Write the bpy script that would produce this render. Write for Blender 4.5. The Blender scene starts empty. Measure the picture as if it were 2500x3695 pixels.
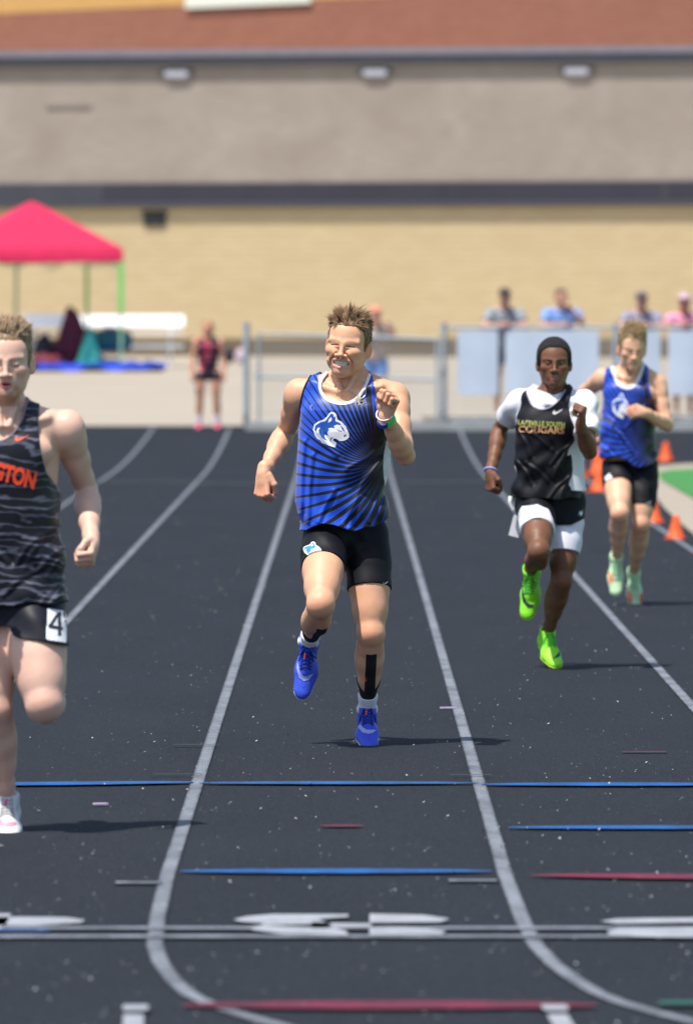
import bpy, math, random
import numpy as np
from mathutils import Vector, Matrix
random.seed(7); rng = np.random.default_rng(7)

scene = bpy.context.scene
COL = scene.collection

# ------------------------------------------------------------------ camera
CAM_H = 1.77
cam_d = bpy.data.cameras.new('camera'); cam = bpy.data.objects.new('camera', cam_d); COL.objects.link(cam)
cam.location = (0, 0, CAM_H)
cam.rotation_euler = (math.radians(90 - 1.279), 0, 0)
cam_d.sensor_fit = 'VERTICAL'; cam_d.sensor_height = 36; cam_d.sensor_width = 24.36; cam_d.lens = 300
cam_d.clip_start = 0.5; cam_d.clip_end = 3000
cam_d.dof.use_dof = True; cam_d.dof.focus_distance = 35.4; cam_d.dof.aperture_fstop = 5.6
scene.camera = cam

# ------------------------------------------------------------------ sky, sun, exposure
SUN_EL, SUN_AZ = 66.5, 223.0          # azimuth clockwise from +Y (view direction): the sun stands to the left, on the camera's side
world = bpy.data.worlds.new('World'); scene.world = world; world.use_nodes = True
wn = world.node_tree; wn.nodes.clear()
sky = wn.nodes.new('ShaderNodeTexSky'); sky.sky_type = 'NISHITA'; sky.sun_disc = False
sky.sun_elevation = math.radians(SUN_EL); sky.sun_rotation = math.radians(SUN_AZ); sky.air_density = 1.0; sky.dust_density = 1.5; sky.ozone_density = 1.0
bg = wn.nodes.new('ShaderNodeBackground'); bg.inputs['Strength'].default_value = 0.115
wo = wn.nodes.new('ShaderNodeOutputWorld')
wn.links.new(sky.outputs[0], bg.inputs[0]); wn.links.new(bg.outputs[0], wo.inputs[0])
sun_d = bpy.data.lights.new('sun', 'SUN'); sun = bpy.data.objects.new('sun', sun_d); COL.objects.link(sun)
sun_d.energy = 4.4; sun_d.angle = math.radians(0.6); sun_d.color = (1.0, 0.94, 0.86)
_e, _a = math.radians(SUN_EL), math.radians(SUN_AZ)
sdir = Vector((math.sin(_a) * math.cos(_e), math.cos(_a) * math.cos(_e), math.sin(_e)))
sun.rotation_euler = sdir.to_track_quat('Z', 'Y').to_euler()
scene.view_settings.view_transform = 'Standard'; scene.view_settings.look = 'None'
scene.view_settings.exposure = 0.42; scene.view_settings.gamma = 1.0; scene.view_settings.use_curve_mapping = False
scene.render.engine = 'CYCLES'; scene.cycles.use_denoising = True; scene.cycles.max_bounces = 6

# ------------------------------------------------------------------ object helpers
def tag(o, label=None, cat=None, group=None, kind=None):
    for k, v in (('label', label), ('category', cat), ('group', group), ('kind', kind)):
        if v: o[k] = v
    return o
def empty(name, loc=(0, 0, 0), rz=0, **kw):
    o = bpy.data.objects.new(name, None); COL.objects.link(o); o.location = loc; o.rotation_euler = (0, 0, rz)
    o.empty_display_size = 0.1
    return tag(o, **kw)
def link(name, me, parent=None, **kw):
    o = bpy.data.objects.new(name, me); COL.objects.link(o)
    if parent is not None: o.parent = parent
    return tag(o, **kw)
def mesh_np(name, V, F, mats, smooth=True, normals=None, midx=None):
    """V (n,3); F list of (m,k) int arrays."""
    if not isinstance(F, (list, tuple)): F = [F]
    me = bpy.data.meshes.new(name)
    V = np.asarray(V, dtype=np.float32)
    loops = np.concatenate([f.ravel() for f in F]).astype(np.int32)
    cnt = np.concatenate([np.full(len(f), f.shape[1], dtype=np.int32) for f in F])
    me.vertices.add(len(V)); me.vertices.foreach_set('co', V.ravel())
    me.loops.add(len(loops)); me.loops.foreach_set('vertex_index', loops)
    me.polygons.add(len(cnt)); me.polygons.foreach_set('loop_start', np.concatenate([[0], np.cumsum(cnt)[:-1]]).astype(np.int32))
    me.update(calc_edges=True)
    for m in (mats if isinstance(mats, (list, tuple)) else [mats]): me.materials.append(getattr(m, "m", m))
    if midx is not None: me.polygons.foreach_set('material_index', np.asarray(midx, dtype=np.int32))
    me.polygons.foreach_set('use_smooth', np.full(len(cnt), smooth))
    me.validate(verbose=False)
    if normals is not None and len(me.vertices) == len(V):
        me.normals_split_custom_set_from_vertices(np.asarray(normals, dtype=np.float32))
    return me
def set_attr(me, name, arr, typ='FLOAT'):
    a = me.attributes.new(name, typ, 'POINT')
    if typ == 'FLOAT_COLOR':
        c = np.ones((len(arr), 4), dtype=np.float32); c[:, :3] = arr
        a.data.foreach_set('color', c.ravel())
    else: a.data.foreach_set('value', np.asarray(arr, dtype=np.float32))

class MB:
    """collects boxes, prisms and tubes into one mesh"""
    def __init__(s): s.v = []; s.f = []; s.m = []
    def add(s, vs, fs, m=0):
        n = len(s.v); s.v += [tuple(v) for v in vs]; s.f += [tuple(i + n for i in f) for f in fs]; s.m += [m] * len(fs)
    def box(s, c, d, m=0, R=None, taper=1.0):
        hx, hy, hz = d[0] / 2, d[1] / 2, d[2] / 2
        vs = [Vector((x * hx * (taper if z > 0 else 1), y * hy * (taper if z > 0 else 1), z * hz)) for z in (-1, 1) for x, y in ((-1, -1), (1, -1), (1, 1), (-1, 1))]
        if R is not None: vs = [R @ v for v in vs]
        c = Vector(c); vs = [v + c for v in vs]
        s.add(vs, [(3, 2, 1, 0), (4, 5, 6, 7), (0, 1, 5, 4), (1, 2, 6, 5), (2, 3, 7, 6), (3, 0, 4, 7)], m)
    def tube(s, pts, r, n=6, m=0, r1=None, closed=False):
        pts = [Vector(p) for p in pts]; k = len(pts); rings = []
        up = Vector((0, 0, 1)); prev = None
        for i, p in enumerate(pts):
            if closed: t = pts[(i + 1) % k] - pts[i - 1]
            else: t = pts[min(i + 1, k - 1)] - pts[max(i - 1, 0)]
            t = t.normalized() if t.length > 1e-9 else Vector((0, 0, 1))
            if prev is None:
                a = t.cross(up)
                if a.length < 1e-3: a = t.cross(Vector((1, 0, 0)))
            else: a = prev - t * prev.dot(t)
            a = a.normalized() if a.length > 1e-9 else t.orthogonal().normalized()
            prev = a; b = t.cross(a)
            rr = r if r1 is None else r + (r1 - r) * i / max(1, k - 1)
            rings.append([p + (a * math.cos(2 * math.pi * j / n) + b * math.sin(2 * math.pi * j / n)) * rr for j in range(n)])
        vs = [v for g in rings for v in g]; fs = []
        for i in range(k if closed else k - 1):
            i2 = (i + 1) % k
            for j in range(n): fs.append((i * n + j, i * n + (j + 1) % n, i2 * n + (j + 1) % n, i2 * n + j))
        if not closed: fs += [tuple(reversed(range(n))), tuple((k - 1) * n + j for j in range(n))]
        s.add(vs, fs, m)
    def build(s, name, mats, parent=None, smooth=False, **kw):
        me = bpy.data.meshes.new(name); me.from_pydata(s.v, [], s.f)
        for m in (mats if isinstance(mats, (list, tuple)) else [mats]): me.materials.append(getattr(m, "m", m))
        me.polygons.foreach_set('material_index', s.m)
        if smooth: me.polygons.foreach_set('use_smooth', [True] * len(s.f))
        me.update()
        return link(name, me, parent, **kw)

# ------------------------------------------------------------------ node helper
class Sk:
    """a socket with arithmetic, so patterns can be written as formulas"""
    def __init__(s, nt, sock): s.nt = nt; s.s = sock
    def _m(s, op, o=None, o2=None):
        n = s.nt.nodes.new('ShaderNodeMath'); n.operation = op
        for i, q in enumerate((s, o, o2)):
            if q is None: continue
            if isinstance(q, Sk): s.nt.links.new(q.s, n.inputs[i])
            else: n.inputs[i].default_value = q
        return Sk(s.nt, n.outputs[0])
    def __add__(s, o): return s._m('ADD', o)
    __radd__ = __add__
    def __sub__(s, o): return s._m('SUBTRACT', o)
    def __rsub__(s, o): return (s * -1) + o
    def __mul__(s, o): return s._m('MULTIPLY', o)
    __rmul__ = __mul__
    def __truediv__(s, o): return s._m('DIVIDE', o)
    def fract(s): return s._m('FRACT')
    def exp(s): return s._m('EXPONENT')
    def abs(s): return s._m('ABSOLUTE')
    def sin(s): return s._m('SINE')
    def sqrt(s): return s._m('SQRT')
    def lt(s, o): return s._m('LESS_THAN', o)
    def gt(s, o): return s._m('GREATER_THAN', o)
    def mn(s, o): return s._m('MINIMUM', o)
    def mx(s, o): return s._m('MAXIMUM', o)
    def atan2(s, o): return s._m('ARCTAN2', o)
    def ramp(s, a, b, c=0.0, d=1.0):
        n = s.nt.nodes.new('ShaderNodeMapRange'); s.nt.links.new(s.s, n.inputs[0])
        for i, q in enumerate((a, b, c, d)): n.inputs[i + 1].default_value = q
        return Sk(s.nt, n.outputs[0])
class Mat:
    def __init__(s, name, col=(0.5, 0.5, 0.5), rough=0.6, spec=0.5, metal=0.0, sheen=0.0):
        s.m = bpy.data.materials.new(name); s.m.use_nodes = True; s.nt = s.m.node_tree; s.nt.nodes.clear()
        s.b = s.nt.nodes.new('ShaderNodeBsdfPrincipled'); s.o = s.nt.nodes.new('ShaderNodeOutputMaterial')
        s.nt.links.new(s.b.outputs[0], s.o.inputs[0])
        s.set('Base Color', (*col, 1)); s.set('Roughness', rough); s.set('Specular IOR Level', spec); s.set('Metallic', metal); s.set('Sheen Weight', sheen)
    def set(s, k, v):
        if isinstance(v, Sk): s.nt.links.new(v.s, s.b.inputs[k])
        else: s.b.inputs[k].default_value = v
    def pos(s):
        if not hasattr(s, '_tc'): s._tc = s.nt.nodes.new('ShaderNodeTexCoord')
        return s._tc.outputs['Object']
    def xyz(s):
        n = s.nt.nodes.new('ShaderNodeSeparateXYZ'); s.nt.links.new(s.pos(), n.inputs[0])
        return [Sk(s.nt, n.outputs[i]) for i in range(3)]
    def noise(s, scale, detail=3, stretch=None, rough=0.55, dist=0.0, out='Fac'):
        n = s.nt.nodes.new('ShaderNodeTexNoise'); n.inputs['Scale'].default_value = scale; n.inputs['Detail'].default_value = detail
        n.inputs['Roughness'].default_value = rough; n.inputs['Distortion'].default_value = dist
        if stretch:
            mp = s.nt.nodes.new('ShaderNodeMapping'); mp.inputs['Scale'].default_value = stretch; s.nt.links.new(s.pos(), mp.inputs[0]); s.nt.links.new(mp.outputs[0], n.inputs[0])
        else: s.nt.links.new(s.pos(), n.inputs[0])
        return Sk(s.nt, n.outputs[out])
    def mix(s, f, a, b):
        n = s.nt.nodes.new('ShaderNodeMix'); n.data_type = 'RGBA'
        if isinstance(f, Sk): s.nt.links.new(f.s, n.inputs[0])
        else: n.inputs[0].default_value = f
        for i, q in ((6, a), (7, b)):
            if isinstance(q, Sk): s.nt.links.new(q.s, n.inputs[i])
            else: n.inputs[i].default_value = (*q, 1)
        return Sk(s.nt, n.outputs[2])
    def attr(s, name, out='Color'):
        n = s.nt.nodes.new('ShaderNodeAttribute'); n.attribute_name = name
        return Sk(s.nt, n.outputs[out])
    def bump(s, h, strength=0.3, dist=0.01):
        n = s.nt.nodes.new('ShaderNodeBump'); n.inputs['Strength'].default_value = strength; n.inputs['Distance'].default_value = dist
        s.nt.links.new(h.s, n.inputs['Height']); s.nt.links.new(n.outputs[0], s.b.inputs['Normal'])
def simple(name, col, rough=0.6, var=0.12, scale=30, spec=0.5, metal=0.0, sheen=0.0, bump=0.0):
    M = Mat(name, col, rough, spec, metal, sheen)
    nz = M.noise(scale, 3)
    if var: M.set('Base Color', M.mix(nz.ramp(0.3, 0.7), tuple(c * (1 - var) for c in col), tuple(min(1, c * (1 + var)) for c in col)))
    if bump: M.bump(nz, bump, 0.01)
    return M.m

# ------------------------------------------------------------------ implicit-surface modelling
def nrm(v): v = np.asarray(v, float); return v / (np.linalg.norm(v) + 1e-12)
def A3(*v): return np.array(v, float)
class Pr:
    def __init__(s, kind, k, op, lo, hi, **p): s.kind = kind; s.k = k; s.op = op; s.lo = np.asarray(lo, float); s.hi = np.asarray(hi, float); s.p = p
def rc(a, b, ra, rb=None, k=0.02, op=1, flat=None, ff=1.0):
    rb = ra if rb is None else rb; a = np.asarray(a, float); b = np.asarray(b, float); R = max(ra, rb)
    return Pr('rc', k, op, np.minimum(a, b) - R, np.maximum(a, b) + R, a=a, b=b, ra=ra, rb=rb, flat=None if flat is None else nrm(flat), ff=ff)
def el(c, r, R=None, k=0.02, op=1):
    c = np.asarray(c, float); m = max(r)
    return Pr('el', k, op, c - m, c + m, c=c, r=np.asarray(r, float), R=np.eye(3) if R is None else np.asarray(R))
def limb(a, b, st, k=0.012, **kw):
    a = np.asarray(a, float); b = np.asarray(b, float); out = []
    for (t0, r0), (t1, r1) in zip(st[:-1], st[1:]): out.append(rc(a + (b - a) * t0, a + (b - a) * t1, r0, r1, k=k, **kw))
    return out
class Grid:
    def __init__(s, lo, hi, h):
        h = (h, h, h) if np.isscalar(h) else h
        s.ax = [np.arange(l, u + d, d).astype(np.float32) for l, u, d in zip(lo, hi, h)]; s.h = h
        s.shape = tuple(len(a) for a in s.ax)
    def sl(s, lo, hi):
        out = []
        for i in range(3):
            a = np.searchsorted(s.ax[i], lo[i]); b = np.searchsorted(s.ax[i], hi[i])
            if b <= a: return None
            out.append(slice(a, b))
        return tuple(out)
    def bc(s, sl):
        return (s.ax[0][sl[0]][:, None, None], s.ax[1][sl[1]][None, :, None], s.ax[2][sl[2]][None, None, :])
FAR = 0.12
def dist2d(g, pts):
    """distance in the x-z plane from a polyline, over the grid"""
    X = g.ax[0][:, None]; Z = g.ax[2][None, :]; D = np.full((len(g.ax[0]), len(g.ax[2])), 9.0)
    for a, b in zip(pts[:-1], pts[1:]):
        d = np.asarray(b) - a; t = np.clip(((X - a[0]) * d[0] + (Z - a[1]) * d[1]) / (d @ d + 1e-12), 0, 1)
        D = np.minimum(D, np.hypot(X - a[0] - t * d[0], Z - a[1] - t * d[1]))
    return D[:, None, :].astype(np.float32)
def evalf(prims, g, margin=0.045):
    F = np.full(g.shape, FAR, dtype=np.float32)
    for p in prims:
        m = margin + p.k if p.op > 0 else p.k + 0.004
        sl = g.sl(p.lo - m, p.hi + m)
        if sl is None: continue
        X, Y, Z = g.bc(sl); q = p.p
        if p.kind == 'rc':
            a, b = q['a'], q['b']; d = b - a; L2 = float(d @ d) + 1e-12
            px, py, pz = X - a[0], Y - a[1], Z - a[2]
            t = np.clip((px * d[0] + py * d[1] + pz * d[2]) / L2, 0, 1).astype(np.float32)
            ex, ey, ez = px - t * d[0], py - t * d[1], pz - t * d[2]
            dd = ex * ex + ey * ey + ez * ez
            if q['flat'] is not None:
                n = q['flat']; c = ex * n[0] + ey * n[1] + ez * n[2]; dd = dd + (q['ff'] ** 2 - 1) * c * c
            dist = np.sqrt(dd) - (q['ra'] + (q['rb'] - q['ra']) * t)
        else:
            c, r, R = q['c'], q['r'], q['R']; px, py, pz = X - c[0], Y - c[1], Z - c[2]
            u = [(px * R[0][i] + py * R[1][i] + pz * R[2][i]) / r[i] for i in range(3)]
            k0 = np.sqrt(u[0] ** 2 + u[1] ** 2 + u[2] ** 2)
            k1 = np.sqrt((u[0] / r[0]) ** 2 + (u[1] / r[1]) ** 2 + (u[2] / r[2]) ** 2) + 1e-6
            dist = k0 * (k0 - 1) / k1
        G = F[sl]; k = p.k
        if p.op > 0:
            h = np.maximum(k - np.abs(G - dist), 0) / k
            F[sl] = np.minimum(G, dist) - h * h * k * 0.25
        else:
            dist = -dist
            h = np.maximum(k - np.abs(G - dist), 0) / k
            F[sl] = np.maximum(G, dist) + h * h * k * 0.25
    return F
def smin(a, b, k):
    h = np.maximum(k - np.abs(a - b), 0) / k
    return np.minimum(a, b) - h * h * k * 0.25
def nets(F, g):
    """surface nets: returns vertices, outward normals, quads"""
    S = F < 0
    c = np.zeros(tuple(n - 1 for n in F.shape), dtype=np.int8)
    offs = [(i, j, k) for i in (0, 1) for j in (0, 1) for k in (0, 1)]
    def sub(A, o): return A[o[0]:A.shape[0] - 1 + o[0], o[1]:A.shape[1] - 1 + o[1], o[2]:A.shape[2] - 1 + o[2]]
    for o in offs: c += sub(S, o)
    I = np.nonzero((c > 0) & (c < 8)); del c
    if len(I[0]) == 0: return np.zeros((0, 3)), np.zeros((0, 3)), np.zeros((0, 4), int)
    n = tuple(s - 1 for s in F.shape)
    flat = (I[0] * n[1] + I[1]) * n[2] + I[2]
    val = {o: F[I[0] + o[0], I[1] + o[1], I[2] + o[2]].astype(np.float64) for o in offs}
    acc = np.zeros((len(flat), 3)); cnt = np.zeros(len(flat))
    for ax in range(3):
        for o in offs:
            if o[ax]: continue
            o2 = list(o); o2[ax] = 1; o2 = tuple(o2)
            a, b = val[o], val[o2]; m = (a < 0) != (b < 0)
            t = np.where(m, a / np.where(m, a - b, 1), 0)
            p = np.array(o, float)[None, :].repeat(len(flat), 0); p[:, ax] = t
            acc += p * m[:, None]; cnt += m
    loc = acc / cnt[:, None]
    V = np.stack([g.ax[i][I[i]] + loc[:, i] * (g.ax[i][I[i] + 1] - g.ax[i][I[i]]) for i in range(3)], 1)
    N = np.zeros_like(V)
    for ax in range(3):
        o_ = [i for i in range(3) if i != ax]
        for o in offs:
            if o[ax]: continue
            o2 = list(o); o2[ax] = 1
            w = np.ones(len(flat))
            for q in o_: w = w * (loc[:, q] if o[q] else 1 - loc[:, q])
            N[:, ax] += w * (val[tuple(o2)] - val[o])
        N[:, ax] /= g.h[ax]
    N /= np.linalg.norm(N, axis=1)[:, None] + 1e-9
    Q = []
    for ax in range(3):
        b, c2 = [(1, 2), (2, 0), (0, 1)][ax]
        sA = [slice(None)] * 3; sB = [slice(None)] * 3; sA[ax] = slice(0, -1); sB[ax] = slice(1, None)
        D = S[tuple(sA)] != S[tuple(sB)]
        J = list(np.nonzero(D)); del D
        ok = (J[b] > 0) & (J[b] < n[b]) & (J[c2] > 0) & (J[c2] < n[c2])
        J = [j[ok] for j in J]
        neg = S[tuple(J)]
        quad = []
        for db, dc in ((-1, -1), (0, -1), (0, 0), (-1, 0)):
            K = [j.copy() for j in J]; K[b] += db; K[c2] += dc
            quad.append(np.searchsorted(flat, (K[0] * n[1] + K[1]) * n[2] + K[2]))
        q = np.stack(quad, 1)
        q[~neg] = q[~neg][:, ::-1]
        Q.append(q)
    return V, N, np.concatenate(Q)
def field_mesh(name, F, g, mats, normals=True):
    V, N, Q = nets(F, g)
    return mesh_np(name, V, Q, mats, normals=N if normals else None), V
def bbox(prims, pad=0.01):
    return np.min([p.lo for p in prims if p.op > 0], 0) - pad, np.max([p.hi for p in prims if p.op > 0], 0) + pad
def in_poly(px, pz, poly):
    inside = np.zeros(px.shape, bool); n = len(poly)
    for i in range(n):
        x0, y0 = poly[i]; x1, y1 = poly[(i + 1) % n]
        if y0 == y1: continue
        c = ((y0 > pz) != (y1 > pz)) & (px < (x1 - x0) * (pz - y0) / (y1 - y0) + x0)
        inside ^= c
    return inside
class Relief:
    """front surface y(x,z) of a field, so prints, tapes and chains can lie on it"""
    def __init__(s, F, g):
        S = F < 0; j = np.argmax(S, axis=1); hit = S.any(axis=1)
        ii, kk = np.indices(j.shape); j1 = np.clip(j, 1, None)
        a = F[ii, j1 - 1, kk]; b = F[ii, j1, kk]
        t = np.where(a != b, a / np.where(a != b, a - b, 1), 0)
        s.y = np.where(hit, g.ax[1][j1 - 1] + np.clip(t, 0, 1) * g.h[1], np.nan); s.g = g
        if np.isnan(s.y).any(): s.y = np.where(np.isnan(s.y), np.nanmedian(s.y), s.y)
    def __call__(s, x, z):
        g = s.g; x = np.asarray(x, float); z = np.asarray(z, float)
        fx = np.clip((x - g.ax[0][0]) / g.h[0], 0, len(g.ax[0]) - 1.001); fz = np.clip((z - g.ax[2][0]) / g.h[2], 0, len(g.ax[2]) - 1.001)
        i, k = fx.astype(int), fz.astype(int); u, w = fx - i, fz - k
        return (s.y[i, k] * (1 - u) * (1 - w) + s.y[i + 1, k] * u * (1 - w) + s.y[i, k + 1] * (1 - u) * w + s.y[i + 1, k + 1] * u * w)
def decal(name, layers, mats, relief, parent, h=0.0022, off=0.0015, **kw):
    """layers: list of (polygon, material index), later ones on top; laid on the relief"""
    allp = np.array([p for poly, _ in layers for p in poly]); lo, hi = allp.min(0), allp.max(0)
    xs = np.arange(lo[0], hi[0] + h, h); zs = np.arange(lo[1], hi[1] + h, h)
    cx, cz = np.meshgrid((xs[:-1] + xs[1:]) / 2, (zs[:-1] + zs[1:]) / 2, indexing='ij'); M = np.full(cx.shape, -1)
    for poly, mi in layers: M[in_poly(cx, cz, poly)] = mi
    i, k = np.nonzero(M >= 0); nz = len(zs)
    VX, VZ = np.meshgrid(xs, zs, indexing='ij')
    V = np.stack([VX.ravel(), relief(VX.ravel(), VZ.ravel()) - off, VZ.ravel()], 1)
    Q = np.stack([i * nz + k, (i + 1) * nz + k, (i + 1) * nz + k + 1, i * nz + k + 1], 1)
    used, inv = np.unique(Q, return_inverse=True); Q = inv.reshape(Q.shape)
    return link(name, mesh_np(name, V[used], Q, mats, midx=M[i, k]), parent, **kw)
def text_polys(txt, size=1.0, bold=0.0):
    cu = bpy.data.curves.new('lettering', 'FONT'); cu.body = txt; cu.size = size; cu.offset = bold; cu.align_x = 'CENTER'; cu.fill_mode = 'FRONT'
    o = bpy.data.objects.new('lettering', cu); COL.objects.link(o)
    dg = bpy.context.evaluated_depsgraph_get(); me = o.evaluated_get(dg).to_mesh()
    V = np.array([v.co[:2] for v in me.vertices]); T = []
    for p in me.polygons:
        vs = list(p.vertices)
        for i in range(1, len(vs) - 1): T.append([vs[0], vs[i], vs[i + 1]])
    o.evaluated_get(dg).to_mesh_clear(); bpy.data.objects.remove(o); bpy.data.curves.remove(cu)
    return V, np.array(T)
# ------------------------------------------------------------------ people
def frame(x, z):
    """orthonormal frame (columns x, y, z) from a lateral axis and an up axis"""
    z = nrm(z); x = nrm(np.asarray(x, float) - z * (np.asarray(x, float) @ z)); return np.stack([x, np.cross(z, x), z], 1)
def rot(yaw=0, pitch=0, roll=0):
    """head turn: yaw towards image right, pitch down, roll towards image right (degrees)"""
    y, p, r = map(math.radians, (yaw, pitch, roll))
    Rz = np.array([[math.cos(y), -math.sin(y), 0], [math.sin(y), math.cos(y), 0], [0, 0, 1]])
    Rx = np.array([[1, 0, 0], [0, math.cos(p), -math.sin(p)], [0, math.sin(p), math.cos(p)]])
    Ry = np.array([[math.cos(r), 0, math.sin(r)], [0, 1, 0], [-math.sin(r), 0, math.cos(r)]])
    return Ry @ Rz @ Rx
class Body:
    """prims of one person; joints are given in metres, x to the image right, y away from the camera, z up"""
    def __init__(s, J, head_R=None, hs=1.0, face='rest', build=1.0, ears=1.0, jaw=.053, leg=None):
        s.jaw = jaw; s.leg = leg or {}
        s.J = {k: np.asarray(v, float) for k, v in J.items()}; s.g = {}; s.build = build; s.hs = hs; s.face = face
        s.hR = head_R if head_R is not None else np.eye(3)
        s.torso(); s.arms(); s.legs(); s.head(ears)
    def torso(s):
        J = s.J; b = s.build
        up = J['neck'] - J['pelvis']; FT = frame(J['shoR'] - J['shoL'], up); s.FT = FT
        FP = frame(J['hipR'] - J['hipL'], up); s.FP = FP
        C = J['neck'] - FT[:, 2] * 0.165; s.C = C
        def P(x, y, z): return C + FT @ A3(x, y, z)
        hw = np.linalg.norm(J['shoR'] - J['shoL']) / 2; s.hw = hw
        T = [el(P(0, .005, -.03), (hw * .80 * b, .108 * b, .19), FT, k=.02)]
        for sx in (-1, 1):
            T += [el(P(sx * .078, -.062, .035), (.085, .045, .06), FT, k=.03),
                  rc(P(sx * hw * .66, .03, .04), P(sx * hw * .62, .025, -.14), .055 * b, .04 * b, k=.04),
                  rc(P(sx * .03, .03, .19), P(sx * hw * .74, .025, .13), .030, .036, k=.05),
                  rc(P(sx * hw * .5, .02, .1), J['shoL' if sx < 0 else 'shoR'], .06, .05 * b, k=.04),
                  rc(P(sx * .02, -.066, .122), P(sx * hw * .72, -.028, .15), .008, .009, k=.03)]
        m = (J['pelvis'] + C) / 2
        T += [el(m + FT @ A3(0, 0, -.02), (.138 * b, .095 * b, .19), FT, k=.05),
              el(J['pelvis'] + FP @ A3(0, .005, -.01), (.158 * b, .108 * b, .115), FP, k=.04)]
        for i in range(3):
            for sx in (-1, 1): T.append(el(m + FT @ A3(sx * .035, -.082, -.05 + i * .06), (.032, .02, .028), FT, k=.02))
        for sx, h in ((-1, 'hipL'), (1, 'hipR')): T.append(el(J[h] + FP @ A3(sx * -.01, .055, -.02), (.078, .075, .09), FP, k=.04))
        s.g['torso'] = T
        hb = J['head'] + s.hR @ (A3(0, .03, -.06) * s.hs); s.hb = hb
        N = [rc(P(0, .02, .13), hb, .057, .051, k=.03), rc(P(0, .03, .1), P(0, .02, .19), .066, .05, k=.05)]
        for sx in (-1, 1): N.append(rc(J['head'] + s.hR @ (A3(sx * .058, .02, -.055) * s.hs), P(sx * .014, -.078, .13), .011, .009, k=.016))
        N.append(el(P(0, -.052, .19) * .5 + (J['head'] + s.hR @ (A3(0, -.02, -.11) * s.hs)) * .5, (.012, .012, .014), k=.015))
        s.g['neck'] = N
    def arms(s):
        J = s.J; b = s.build
        for sd, sx in (('L', -1), ('R', 1)):
            a, e, w = J['sho' + sd], J['elb' + sd], J['wri' + sd]; G = []
            G += limb(a, e, [(0, .052 * b), (.25, .05 * b), (.5, .046 * b), (.8, .038 * b), (1, .036 * b)], k=.02)
            G += [el(a + A3(sx * .010, 0, -.014), (.058 * b, .060 * b, .070 * b), k=.022), el(a + (e - a) * .22 + A3(sx * .014, -.010, 0), (.038 * b, .040 * b, .055 * b), k=.02)]
            d = nrm(e - a); fo = nrm(w - e); bic = nrm(fo - d * (fo @ d)) if abs(fo @ d) < .98 else A3(0, -1, 0)
            R = np.stack([np.cross(d, bic), bic, d], 1); R[:, 0] = nrm(R[:, 0])
            L = np.linalg.norm(e - a)
            G += [el(a + d * L * .56 + bic * .019, (.034 * b, .034 * b, .078), R, k=.012), el(a + d * L * .48 - bic * .020, (.033 * b, .03 * b, .095), R, k=.012)]
            G.append(el(e - bic * .006, (.033 * b, .032 * b, .036 * b), R, k=.015))
            s.g['uarm' + sd] = G
            G = limb(e, w, [(0, .036 * b), (.18, .043 * b), (.35, .042 * b), (.6, .034 * b), (.85, .027), (1, .0255)], k=.015)
            fl = nrm(np.cross(d, fo) + 1e-6); G += [el(e + fo * .07 + fl * .014, (.030 * b, .028 * b, .07), np.stack([fl, nrm(np.cross(fo, fl)), fo], 1), k=.012), el(e + fo * .07 - fl * .014, (.028 * b, .028 * b, .065), np.stack([fl, nrm(np.cross(fo, fl)), fo], 1), k=.012)]
            s.g['farm' + sd] = G
            d2 = nrm(w - e); hd = J.get('hdir' + sd, d2); pn = J.get('palm' + sd, A3(-sx, 0, 0)); s.g['hand' + sd] = s.fist(w, hd, pn, sx, s.hs * .93)
    def fist(s, W, d, n, sx, sc=1.0, curl=1.0):
        d = nrm(d); n = nrm(n - d * (n @ d)); t = np.cross(n, d) * (1 if sx > 0 else -1)
        # t points to the thumb side: for the image-right hand (person's left) and image-left hand it is mirrored
        def P(a, b, c): return W + (d * a + t * b + n * c) * sc
        G = [rc(P(-.03, 0, 0), P(.03, 0, 0), .026 * sc, .028 * sc, k=.02, flat=n, ff=1.25)]
        K = [(.088, .030), (.093, .010), (.089, -.011), (.080, -.030)]
        segs = [(.044, .027, .02), (.049, .031, .02), (.045, .029, .02), (.035, .022, .018)]
        for (a, b), sg in zip(K, segs):
            G.append(rc(P(.02, b * .6, 0), P(a, b, -.002), .015 * sc, .0115 * sc, k=.014))
            p = P(a, b, -.002); ang = 0
            for L, da, r in zip(sg, (78 * curl, 95 * curl, 62 * curl), (.0108, .0098, .0085)):
                ang += math.radians(da); q = p + (d * math.cos(ang) + n * math.sin(ang) - t * .03) * L * sc
                G.append(rc(p, q, r * sc, (r - .0006) * sc, k=.0035)); p = q
        G.append(el(P(.03, .024, .013), (.02 * sc, .016 * sc, .018 * sc), np.stack([d, t, n], 1), k=.012))
        pts = [P(.008, .026, .006), P(.045, .047, .018), P(.074, .038, .036), P(.072, .012, .05)]
        for p, q, r0, r1 in zip(pts[:-1], pts[1:], (.016, .0125, .0112), (.0125, .0112, .009)): G.append(rc(p, q, r0 * sc, r1 * sc, k=.006))
        return G
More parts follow.
